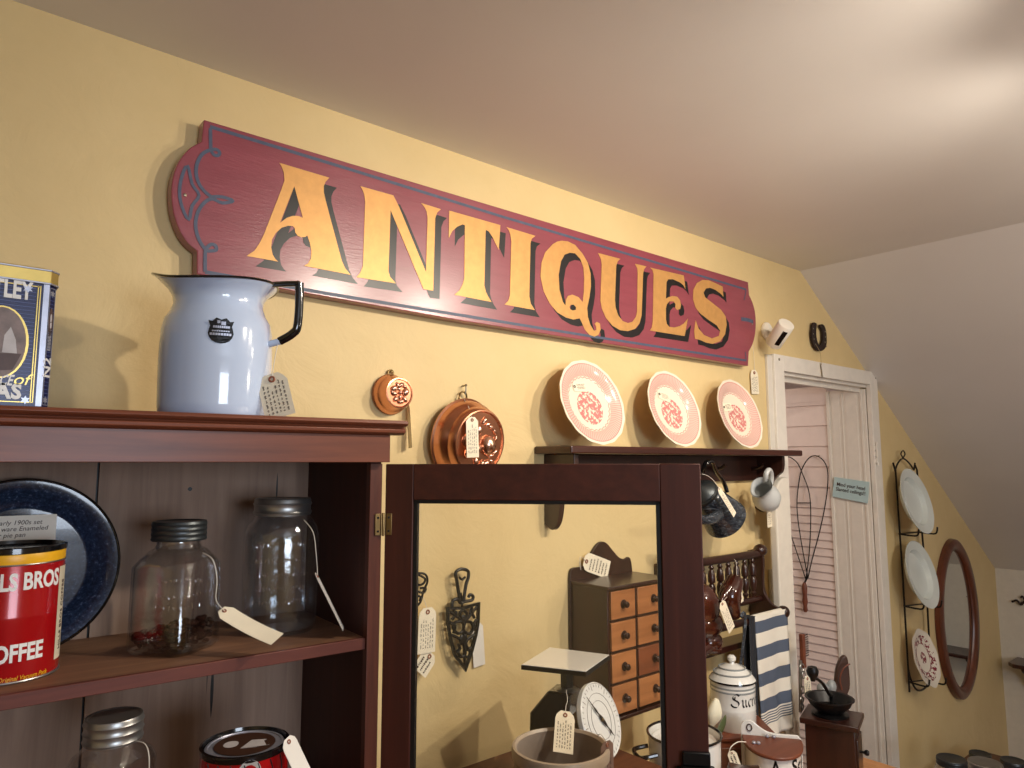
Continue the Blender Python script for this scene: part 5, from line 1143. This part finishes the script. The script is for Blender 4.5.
# brush hanging at the door edge with rings and a tag
bq = PY(802, 648, -.15)
bs = thing('bristle_brush', 'small dark bristle brush hanging beside the white board left of the grinder knob', 'brush', tuple(bq))
def Q(u, v, y=-.15): return PY(u, v, y)
m = MB(); m.box(Q(799.5, 640).x, Q(802, 640).x, -.162, -.148, Q(800, 668).z, Q(800, 634).z); m.build('brush_back', 'saltlid', bs, bev=.001)
m = MB(); z0, z1 = Q(802, 657).z, Q(802, 636).z
for i in range(10):
    z = z0+(z1-z0)*i/9; m.tube([(Q(801.5, 645).x, -.155, z), (Q(806, 645).x, -.158, z+.004)], .0022, 6)
m.build('bristles', 'rust', bs)
m = MB()
for (u, v, r) in ((802, 668, .014), (804, 675, .012), (802, 700, .010), (803, 690, .011), (802, 707, .010)): c_ = Q(u, v, -.16); m.tube([c_+Vector((r*cos(t), 0, r*sin(t))) for t in [i*pi/6 for i in range(12)]], .0026, 6, True)
m.tube([Q(800.5, 660), Q(800.5, 712)], .006, 8)
rg = tagp(m.build('metal_rings', 'steel', None), 'bunch of small metal rings hanging under the bristle brush', 'rings')
tag_px('small pinkish tag hanging among the metal rings left of the grinder', -.18, (807, 676), (808.5, 695), .044, [(805, 670, -.17)], rows=3)
# bluish crumpled thing between
m = MB(); c_ = PD(823, 689, 2.45); 
m.sphere(c_, .026, (1.3, .8, .9), 16, Matrix.Rotation(.5, 4, 'Z')); m.sphere(c_+IX*.03+Vector((0, 0, .008)), .02, (1, .8, 1.2), 14); m.sphere(c_+Vector((0, 0, -.03)), .024, (1, 1, 1), 14)
zc2 = c_.z
m.lathe([(0, T2), (.02, T2), (.012, T2+.02), (.012, zc2-.03), (0, zc2-.03)], 16, Matrix.Translation(Vector((c_.x, c_.y, 0))))
tagp(m.build('glass_ornament', 'grey_en'), 'small shiny grey ornament half hidden behind the grinder bowl', 'ornament')

# ================================================================== SPINDLE RACK, figurine, towel
gy = -.045
rk = thing('spindle_rack', 'dark wooden wall rack with turned spindles and a towel bar', 'rack', (2.0, 0, 1.0))
xL, xR = 1.80, 2.335
zt_, zl2 = 1.178, 1.022
m = MB(); m.tube([(xL, gy, zt_), (xR, gy, zt_)], .014, 14); m.build('top_rail', 'dark', rk)
m = MB(); m.tube([(xL, gy, zl2), (xR, gy, zl2)], .011, 14); m.build('lower_rail', 'dark', rk)
spf = [(.006, 0), (.006, .1), (.011, .16), (.006, .2), (.012, .30), (.013, .42), (.010, .5), (.006, .53), (.012, .56), (.013, .64), (.010, .78), (.006, .82), (.010, .86), (.006, .9), (.006, 1)]
for i in range(10):
    x = 1.845+i*.0495
    MB().lathe([(r, zl2+(zt_-zl2)*t) for r, t in spf], 16, Matrix.Translation((x, gy, 0))).build('spindle', 'dark', rk)
for x in (xL, xR-.004):
    m = MB(); pl = sm2([(0, 1.185), (-.05, 1.195), (-.062, 1.16), (-.058, 1.08), (-.064, 1.04), (-.085, 1.012), (-.10, 1.004), (-.125, .995), (-.130, .972), (-.11, .955), (-.08, .955), (-.06, .93), (-.05, .895), (0, .885)], 3, False)
    m.prism(pl, lambda p: (x, p[0], p[1]), (.016, 0, 0)); m.build('end_bracket', 'dark', rk, smooth=False, bev=.003)
    MB().sphere((x+.010, -.048, 1.190), .024, (1.1, 1, .9), 20).build('finial', 'dark', rk)
    MB().sphere((x+.018, -.122, .985), .022, (1, 1, 1), 20).build('bar_knob', 'dark', rk)
m = MB(); m.tube([(xL, -.120, .985), (xR, -.120, .985)], .012, 14); m.build('towel_bar', 'dark', rk)
MB().box(xL, xR, -.075, 0, .885, .905).build('shelf', 'darkX', rk, bev=.003)
# striped towel
TX0, TX1 = PY(755, 615, -.136).x, PY(787, 612, -.136).x
ztop = .999; zbot = PY(765, 741, -.142).z
def tv(v): return 1-(ztop-PY(758, v-2.5, -.138).z)/(ztop-zbot)
TOWEL = [(tv(636), tv(624)), (tv(663), tv(650)), (tv(690), tv(677)), (tv(717), tv(704))] + [(tv(720+i*2.6), tv(718.8+i*2.6)) for i in range(5)]
M['towel'] = stripes_mat()
m = MB(); NX, NZ = 16, 40; uvs = {}
def tw_pt(i, k, side):
    t = k/NZ; x = TX0+.010*t*0+(TX1-TX0)*i/NX; x = TX0+(TX1-TX0)*(i/NX)*(1-.05*t)+.006*t
    y = -.135-.006*t-.004*sin(i*.9+1)*t-.003*sin(i*.45)
    return Vector((x, y, ztop-(ztop-zbot)*t))
grid = [[m.v(tw_pt(i, k, 0)) for i in range(NX+1)] for k in range(NZ+1)]
topg = [[m.v((tw_pt(i, 0, 0).x, -.120-.0155*cos(a), .985+.0155*sin(a))) for i in range(NX+1)] for a in (pi*.15, pi*.35, pi*.5, pi*.7, pi*.95)]
back = [[m.v((tw_pt(i, 0, 0).x+.004, -.104, ztop-.05-k*.10)) for i in range(NX+1)] for k in range(4)]
rows_ = back[::-1]+topg[::-1]+grid
uvl = m.bm.loops.layers.uv.new('UVMap')
for r, (a, b_) in enumerate(zip(rows_, rows_[1:])):
    for i in range(NX):
        f = m.face([a[i], a[i+1], b_[i+1], b_[i]])
        for lp_, vv in zip(f.loops, (a[i], a[i+1], b_[i+1], b_[i])): lp_[uvl].uv = (i/NX, (vv.co.z-zbot)/(ztop-zbot) if vv.co.y < -.12 else .98)
tow = m.build('striped_towel', 'towel', None); sm_ = tow.modifiers.new('solid', 'SOLIDIFY'); sm_.thickness = .003
tagp(tow, 'cream towel with slate blue stripes hanging from the bar of the spindle rack', 'towel')
m = MB(); x0, x1 = PY(749.5, 615, -.136).x, PY(754.5, 615, -.136).x; 
for (a, b_, yy) in ((x0, x1, -.134), (x0+.004, x1+.01, -.106)):
    g_ = [[m.v((a+(b_-a)*i/6, yy-.003*sin(i*1.3), .997-(.997-.66)*k/12)) for i in range(7)] for k in range(13)]
    for r1, r2 in zip(g_, g_[1:]):
        for i in range(6): m.face([r1[i], r1[i+1], r2[i+1], r2[i]])
m.box(x0, x1+.008, -.135, -.104, .995, 1.0)
tagp(m.build('dark_towel', 'knit'), 'narrow dark cloth hanging beside the striped towel on the rack bar', 'cloth')
m = MB(); m.tube([PY(u, v, -.145) for u, v in ((741, 617), (744, 613), (745.5, 622), (743, 645), (740, 668))], .007, 8, sub=4, flat=.5)
tagp(m.build('grey_strap', 'granite'), 'dark grey metal handle hooked over the rack bar left of the towels', 'hook')
# brown glazed figurine bottle
fg = PY(717, 650, -.04); FY = -.105
def G(u, v, y=FY): return PY(u, v, y)
fb = thing('pottery_figure', 'rounded dark brown glazed pottery piece by the spindles, half hidden by the cupboard door', 'pottery figure', tuple(G(712, 652)))
m = MB(); body = [(705, 651), (706, 640), (708, 628), (711, 615), (709, 604), (704, 594)]
m.sphere(G(703, 606), .062, (1.0, .7, 1.15), 24, Matrix.Rotation(-.5, 4, 'Y')); m.sphere(G(707, 625), .055, (1.25, .7, .8), 24); m.sphere(G(712, 642), .04, (1.1, .7, .75), 20)
m.tube([G(700, 652), G(705, 648), G(716, 648)], .022, 12)
m.build('body', 'pottery', fb)
hd_ = thing('pottery_figure', 'upright narrow brown glazed pottery piece standing in front of the spindles', 'pottery figure', tuple(G(734, 595, -.11)))
m = MB(); m.tube([G(u, v, -.11) for u, v in ((736, 578), (733, 586), (729, 596), (731, 606), (735, 616))], lambda t: .014+.020*sin(pi*min(1, .15+t*.75)), 16, sub=5)
m.tube([G(u, v, -.125) for u, v in ((729, 588), (724, 596), (721, 602))], lambda t: .014-.007*t, 12, sub=3)
m.tube([G(u, v, -.115) for u, v in ((737, 582), (739, 592), (738, 604), (734, 612))], .008, 8, sub=4); m.build('head', 'pottery', hd_)
tag_px('long cream tag hanging upright behind the narrow brown pottery piece', -.085, (736, 576), (741, 603), .034, [(734, 559, -.065), (736, 562, -.075), (736.5, 570, -.085)], rows=3)
tag_px('long tilted cream tag hanging in front of the brown pottery pieces', -.175, (721.5, 602), (732, 630), .036, [(727, 597, -.15), (724, 600, -.17)], rows=4)

# ================================================================== BEATER on the door leaf and blue sign
XB = DXL-.02
def Bp(u, v, x=XB): return PX(u, v, x)
bt = thing('rug_beater', 'looped black wire rug beater with wooden handle hanging on the open white door', 'rug beater', tuple(Bp(804, 600)))
m = MB()
m.tube([Bp(*p) for p in ((808, 578), (803, 552), (798, 520), (797, 500), (799, 482), (802, 469), (809, 458), (817, 456), (825, 463), (828, 476), (826, 500), (820, 530), (812, 560), (808, 578))], .0026, 7, sub=6)
m.tube([Bp(*p, XB-.004) for p in ((806, 578), (809, 555), (810.5, 530), (810.5, 505), (808.5, 490), (803, 475), (798, 464), (793, 459), (788, 457), (783, 461), (781, 475), (783, 500), (789, 528), (798, 556), (806, 580))], .0026, 7, sub=6)
m.tube([Bp(797.5, 503), Bp(811, 503)], .0028, 7)
m.tube([Bp(*p) for p in ((808, 576), (805, 582), (803, 588))], .0045, 8); m.build('wire_loops', 'wire', bt)
m = MB(); m.lathe([(.007, 0), (.011, .01), (.009, .03), (.013, .05), (.010, .08), (.013, .11), (.010, .13), (.006, .14)], 16, axisframe(Bp(805.5, 612), Bp(804.5, 586)-Bp(805.5, 612), (0, -1, 0))); m.build('handle', 'saltlid', bt)
m = MB(); m.tube([Vector((DXL+.006, Bp(817, 456).y, Bp(817, 456).z+.002)), Vector((XB-.006, Bp(817, 456).y, Bp(817, 456).z-.002))], .003, 8); m.build('nail', 'nail', bt)
XS_ = DXL-.014
bs0 = [PX(*p, XS_) for p in ((834.5, 477), (869.5, 482), (868, 503.5), (832.5, 496.5))]
sgn = thing('blue_notice', 'small pale blue notice with two lines of dark writing on the white door', 'notice', tuple(sum(bs0, Vector())/4))
m = MB(); vs = [m.v(p) for p in bs0]; m.face(vs); o_ = m.build('card', 'label_blue', sgn, smooth=False); sm_ = o_.modifiers.new('solid', 'SOLIDIFY'); sm_.thickness = .002
cen = sum(bs0, Vector())/4; xd = ((bs0[1]-bs0[0])+(bs0[2]-bs0[3])).normalized(); yd = Vector((0, 0, 1)); 
MXS = frame(cen+Vector((-.003, 0, 0)), xd, yd)
lw = (bs0[1]-bs0[0]).length
me = textmesh('Mind your head\nSlanted ceilings!!', lw*.15, .0004, .0001, 1, 'CENTER', .95); put(me, 'lettering', 'ink', sgn, MXS @ Matrix.Translation((0, .004, 0)) @ Matrix.Diagonal((.86, 1, 1, 1)))

# ================================================================== CAMERA, HORSESHOE
cq = PY(786, 335, -.075)
sc_ = thing('security_camera', 'white cylindrical security camera with black front window above the door frame', 'security camera', (2.6, 0, 2.0))
a0_ = PD(774.5, 344, 2.42); a1_ = PD(784.0, 324.5, 2.42)
axd = (a1_-a0_).normalized(); L2 = (a1_-a0_).length; rc = 9.2*2.42/FPX
w_ = PY(780, 335, 0)
ca_ = PY(773, 344, -.065); cb_ = PY(786.5, 324, -.14); axd = (cb_-ca_).normalized(); L2 = (cb_-ca_).length
mcm = axisframe(ca_, axd, (0, -1, 0)); rc = .031
m = MB(); m.lathe([(0, 0), (rc*.94, 0), (rc, .003), (rc, L2-.003), (rc*.95, L2), (0, L2)], 48, mcm); m.build('body', 'camwhite', sc_)
tcm = (mcm.to_3x3().inverted() @ (CAM-ca_)); a9 = math.atan2(tcm.y, tcm.x); rt_ = mcm.to_3x3().inverted() @ _R; a9r = math.atan2(rt_.y, rt_.x)
sgn_ = 1 if ((a9r-a9+pi) % (2*pi)-pi) > 0 else -1
m = MB(); N = 8
for i in range(N):
    b1_, b2_ = a9+sgn_*(.15+.60*i/N), a9+sgn_*(.15+.60*(i+1)/N)
    m.face([m.v(mcm @ Vector(((rc+.0006)*cos(b_), (rc+.0006)*sin(b_), z))) for b_, z in ((b1_, L2*.20), (b2_, L2*.20), (b2_, L2*.86), (b1_, L2*.86))])
m.build('front_window', 'camblack', sc_, smooth=False)
dk = PY(768.5, 331, -.012); m = MB(); m.lathe([(0, 0), (.034, 0), (.036, .004), (.034, .010), (.026, .014), (0, .016)], 40, axisframe((dk.x, -.0005, dk.z), (0, -1, 0))); m.build('wall_mount', 'camwhite', sc_)
m = MB(); m.tube([(dk.x, -.012, dk.z), (dk.x+.01, -.05, dk.z-.005), tuple(mcm @ Vector((0, 0, L2*.5)))], .010, 12, sub=4); m.build('arm', 'camwhite', sc_)
hsy = -.012
def Hs(p): q = PY(750+p[0]/9.6, 310+p[1]/9.6, hsy); return (q.x, q.z)
hs_o = [(605, 120), (630, 130), (632, 165), (628, 200), (630, 260), (645, 320), (665, 345), (680, 320), (690, 290), (693, 230), (685, 190), (668, 165), (665, 145), (680, 137), (705, 150), (722, 200), (728, 260), (728, 320), (715, 365), (690, 390), (665, 395), (635, 385), (608, 345), (592, 290), (585, 230), (590, 170), (595, 130)]
hso = thing('horseshoe', 'dark rusty horseshoe hanging on the yellow wall above the door frame', 'horseshoe', (PY(818, 335).x, 0, PY(818, 335).z))
me = fill2d([[Hs(p) for p in sm2(hs_o, 2)]], .008); put(me, 'shoe', 'rust', hso, Matrix(((1, 0, 0, 0), (0, 0, 1, hsy), (0, 1, 0, 0), (0, 0, 0, 1))))
m = MB()
for p in ((600, 180), (600, 230), (606, 280), (622, 330), (715, 210), (716, 260), (712, 310)): q = Hs(p); m.sphere((q[0], hsy-.004, q[1]), .003, (1, .5, 1), 8)
q = Hs((722, 350)); m.box(q[0]-.003, q[0]+.006, hsy-.004, hsy, q[1]-.003, q[1]+.004); m.build('nail', 'nail', hso)
price_tag('narrow cream tag on twine hanging from the horseshoe over the white door frame', PY(821, 363.5, -.026), PY(823, 378, -.026), .020, [PY(816, 345, -.02), PY(820, 352, -.024), PY(821, 360, -.026)], strmat='twine', rows=2, n=(.5, -1, 0))

# ================================================================== PLATE RACK with three plates
ry = -.03
def K(u, v, y=ry): return PY(u, v, y)
pk = thing('plate_rack', 'black wrought iron wall rack holding three plates right of the door', 'plate rack', tuple(K(903, 455)))
m = MB(); xl = (K(896, 470).x+K(909, 692).x)/2; xl = 3.665; xr = 3.845
xl = K(896, 475).x; xr = K(914, 470).x
dz_ = lambda v: K(900, v).z
m.tube([K(893, 463), K(895.5, 470), K(903, 580), K(909.5, 692)], .0045, 7); m.tube([K(915, 465), K(917, 470), K(926, 580), K(930, 655)], .0045, 7)
m.build('uprights', 'wire', pk)
m = MB(); m.tube([K(u, v) for u, v in ((895, 471), (898, 463), (903, 458.5), (909, 463), (914, 470))], .004, 7, sub=4); m.tube([K(u, v) for u, v in ((903, 458), (901, 454), (903, 450.5), (905, 454), (903, 458))], .003, 7, sub=4); m.tube([K(893, 463), K(895, 470)], .004, 7); m.tube([K(915, 463), K(914, 470)], .004, 7)
m.build('top_scroll', 'wire', pk)
m = MB(); m.tube([K(u, v) for u, v in ((908, 668), (911, 680), (917, 690), (925, 688), (932, 677))], .0045, 7, sub=4); m.build('bottom_scroll', 'wire', pk)
rp = [((915, 502), (899, 533), (934, 529), 502, .160), ((920, 575), (903, 605), (940, 602), 575, .158)]
for (la_, lb_, z0_) in (((899, 534), (918, 532), (935, 530)), ((904, 606), (922, 604), (939, 600)), ((909, 682), (926, 680), (941, 677))):
    m = MB(); A_ = K(*la_); B_ = K(*lb_)
    m.tube([A_, B_], .0035, 6)
    for P0 in (A_, B_): m.tube([P0, P0+Vector((0, -.07, -.004)), P0+Vector((0, -.085, .008)), P0+Vector((0, -.088, .03))], .004, 7, sub=3)
    m.build('plate_hook', 'wire', pk)
def rack_plate(uv, R, tilt, label, mat, name, sc8=(0, 0), prev=None, depth=.022, y=-.075):
    c = PY(uv[0], uv[1], y); mt = axisframe(c, Vector((0, -cos(tilt), sin(tilt))))
    if prev is None:
        o = MB().lathe(plate_profile(R, depth, .004), 72, None, scal(R, *sc8)).build(name, mat, None)
    else: o = prev.copy(); COL.objects.link(o)
    o.matrix_basis = mt; o.matrix_world = mt; return tagp(o, label, 'plate')
w1 = rack_plate((911, 502), .154, radians(14), 'plain white ironstone plate at the top of the iron rack', 'ironst', 'white_plate', (8, 0), depth=.03)
w2 = rack_plate((916, 575), .154, radians(14), 'plain white ironstone plate in the middle of the iron rack', 'ironst', 'white_plate', (8, 0), w1)
for o in (w1, w2): o['group'] = 'white plates on the iron rack'
w3 = rack_plate((923.5, 658), .126, radians(14), 'cream plate with dark red flower pattern and wavy rim at the rack bottom', 'plate_red', 'floral_plate', (8, .025), depth=.014)
# ================================================================== OVAL MIRROR
mc2 = PY(957.5, 618, -.012); rx_m, rz_m = .30, .41
rx_m = (PY(977.5, 620).x-PY(938, 612).x)/2; rz_m = (PY(955, 541).z-PY(964, 695).z)/2
mr = thing('oval_mirror', 'oval wall mirror in a dark red-brown wooden frame right of the plate rack', 'mirror', (mc2.x, 0, mc2.z))
def sup(t, a, b_, k=1.0): 
    z = sin(t); x = cos(t); zz_ = b_*z*(1+.035*abs(z)**6); return Vector((a*x, 0, zz_))
m = MB(); prf = [(0.0, 0), (-.004, -.022), (-.020, -.032), (-.045, -.030), (-.060, -.020), (-.064, -.010)]
N = 96; rings = []
for i in range(N):
    t = 2*pi*i/N; o = sup(t, rx_m, rz_m); n2 = Vector((cos(t)/rx_m, 0, sin(t)/rz_m)).normalized(); rings.append([m.v(Vector((mc2.x, 0, mc2.z))+o+n2*dx_+Vector((0, dy_-.002, 0))) for dx_, dy_ in prf])
for i in range(N):
    a_, b_ = rings[i], rings[(i+1) % N]
    for k_ in range(len(prf)-1): m.face([a_[k_], a_[k_+1], b_[k_+1], b_[k_]])
M['mirframe'] = wood('mirror_frame_wood', rgb(74, 36, 22), rgb(112, 58, 36), rough=.3, coat=.4)
m.build('frame', 'mirframe', mr)
m = MB(); vs = []
for i in range(N):
    t = 2*pi*i/N; o = sup(t, rx_m, rz_m); n2 = Vector((cos(t)/rx_m, 0, sin(t)/rz_m)).normalized(); vs.append(m.v(Vector((mc2.x, -.011, mc2.z))+o-n2*.060))
m.face(vs); gl_ = m.build('glass', 'mirror', mr, smooth=False)
# ================================================================== KNEE WALL SHELF, ORNAMENT, JARS
kx = XK
a_ = PX(1005, 662, kx-.17); 
kz_ = .33
kp = PX(1006, 663, kx-.20)
ksf = thing('corner_shelf', 'small dark wooden shelf on the white side wall at the right edge', 'shelf', (kx, kp.y, kp.z))
m = MB(); m.prism([(kx, kp.y), (kx-.16, kp.y-.0), (kx-.20, kp.y-.03), (kx-.20, kp.y-.5), (kx, kp.y-.5)], lambda p: (p[0], p[1], kp.z-.022), (0, 0, .022)); m.build('shelf_board', 'darkX', ksf, smooth=False, bev=.004)
m = MB(); m.prism(sm2([(0, kp.z-.022), (-.16, kp.z-.022), (-.15, kp.z-.05), (-.08, kp.z-.08), (-.05, kp.z-.14), (0, kp.z-.17)], 3, False), lambda p: (kx+p[0], kp.y-.08, p[1]), (0, .018, 0)); m.build('bracket', 'dark', ksf, smooth=False)
oq = PX(1021, 603, kx-.02)
m = MB()
m.tube([oq+Vector((0, dy, dz)) for dy, dz in ((-.05, -.005), (-.02, .012), (.0, -.01), (.02, .012), (.045, 0))], .006, 7, sub=4); m.tube([oq+Vector((0, dy, dz)) for dy, dz in ((-.02, .012), (-.01, .04), (0, .03))], .005, 7, sub=3)
m.tube([oq, oq+Vector((.02, 0, 0))], .004, 6)
tagp(m.build('wall_hook', 'rust'), 'small dark curled iron ornament high on the white side wall', 'hook')
jz = .10
jb_ = thing('low_bench', 'low wooden bench under the row of jars at the lower right', 'bench', (3.7, -.4, 0))
MB().box(2.95, 4.1, -.80, -.12, jz-.03, jz).build('bench_top', 'table', jb_, bev=.003)
for x in (3.0, 4.0):
    for y in (-.75, -.2): MB().box(x, x+.05, y, y+.05, FZ, jz-.03).build('leg', 'table', jb_, bev=.003)
jl = [(951.5, 758, 2.78, 13.5, 'blue-lidded jar standing leftmost in the row of jars at the bottom right'), (980, 753, 3.15, 9.5, 'small jar with blue-grey lid, highest in the row at the bottom right'), (985, 762, 2.85, 15, 'jar with pale lid lying under the highest jar lid at the bottom right'), (1013, 760, 3.0, 11, 'jar with grey lid standing rightmost in the row at the bottom right')]
for i, (u, v, d, hw_, lab) in enumerate(jl):
    q = PD(u, v, d); s_ = d/FPX; r_ = hw_*s_; hj = q.z-jz; c_ = Vector((q.x, q.y, jz))
    jr = thing('storage_jar', lab, 'jar', tuple(c_), 0, 'jars in the row at the bottom right')
    mt = Matrix.Translation(c_)
    m = MB(); m.lathe([(0, .001), (r_*1.1, 0), (r_*1.2, .006), (r_*1.2, hj-.05), (r_*1.05, hj-.032), (r_*.92, hj-.026)], 40, mt); m.build('glass', 'jarblue', jr)
    m = MB(); threads(m, c_, r_, hj-.026, hj, 2); m.build('lid', 'zinc' if i != 2 else 'steel', jr)

# ================================================================== LIGHT
def lamp(name, loc, power, color, radius=.04):
    l = bpy.data.lights.new(name, 'POINT'); l.energy = power; l.color = color; l.shadow_soft_size = radius
    o = bpy.data.objects.new(name, l); COL.objects.link(o); o.location = loc; return o
def area(name, loc, tgt, power, color, sx_, sy_):
    l = bpy.data.lights.new(name, 'AREA'); l.energy = power; l.color = color; l.shape = 'RECTANGLE'; l.size = sx_; l.size_y = sy_
    o = bpy.data.objects.new(name, l); COL.objects.link(o); o.location = loc
    d = Vector(tgt)-Vector(loc); o.rotation_euler = d.to_track_quat('-Z', 'Y').to_euler(); return o
WARM = (1., .89, .74)
def spot(name, loc, tgt, power, color, deg, radius=.03, blend=.6):
    l = bpy.data.lights.new(name, 'SPOT'); l.energy = power; l.color = color; l.shadow_soft_size = radius; l.spot_size = radians(deg); l.spot_blend = blend
    o = bpy.data.objects.new(name, l); COL.objects.link(o); o.location = loc
    d = Vector(tgt)-Vector(loc); o.rotation_euler = d.to_track_quat('-Z', 'Y').to_euler(); return o
spot('track_lamp', (1.28, -1.38, 2.19), (1.24, 0, 1.15), 44, WARM, 136, .025, .9)
spot('track_lamp', (1.74, -1.32, 2.19), (1.66, 0, 1.15), 38, WARM, 136, .025, .9)
lamp('fill_light', (2.5, -2.0, 1.80), 22, WARM, .06)  # added fill that lifts the dark right side, not a real fixture
lamp('fill_light', (1.95, -1.25, 2.02), 2.2, WARM, .06)  # weak added fill for the dark patch left on the ceiling
lamp('passage_fill', (2.85, .75, 1.9), 3.0, (1., .88, .78), .05)  # added fill inside the passage, brightens the slatted door leaf
area('window_daylight', (.3, -4.55, 1.45), (.3, 0, 1.4), 52, (.76, .86, 1.), 1.3, 1.05)
wd = bpy.data.worlds.new('world'); SC.world = wd; wd.use_nodes = True
wd.node_tree.nodes['Background'].inputs[0].default_value = (.75, .85, 1, 1); wd.node_tree.nodes['Background'].inputs[1].default_value = .6
vs_ = SC.view_settings; vs_.view_transform = 'Standard'; vs_.look = 'None'; vs_.exposure = 0.05; vs_.gamma = 1; vs_.use_curve_mapping = False
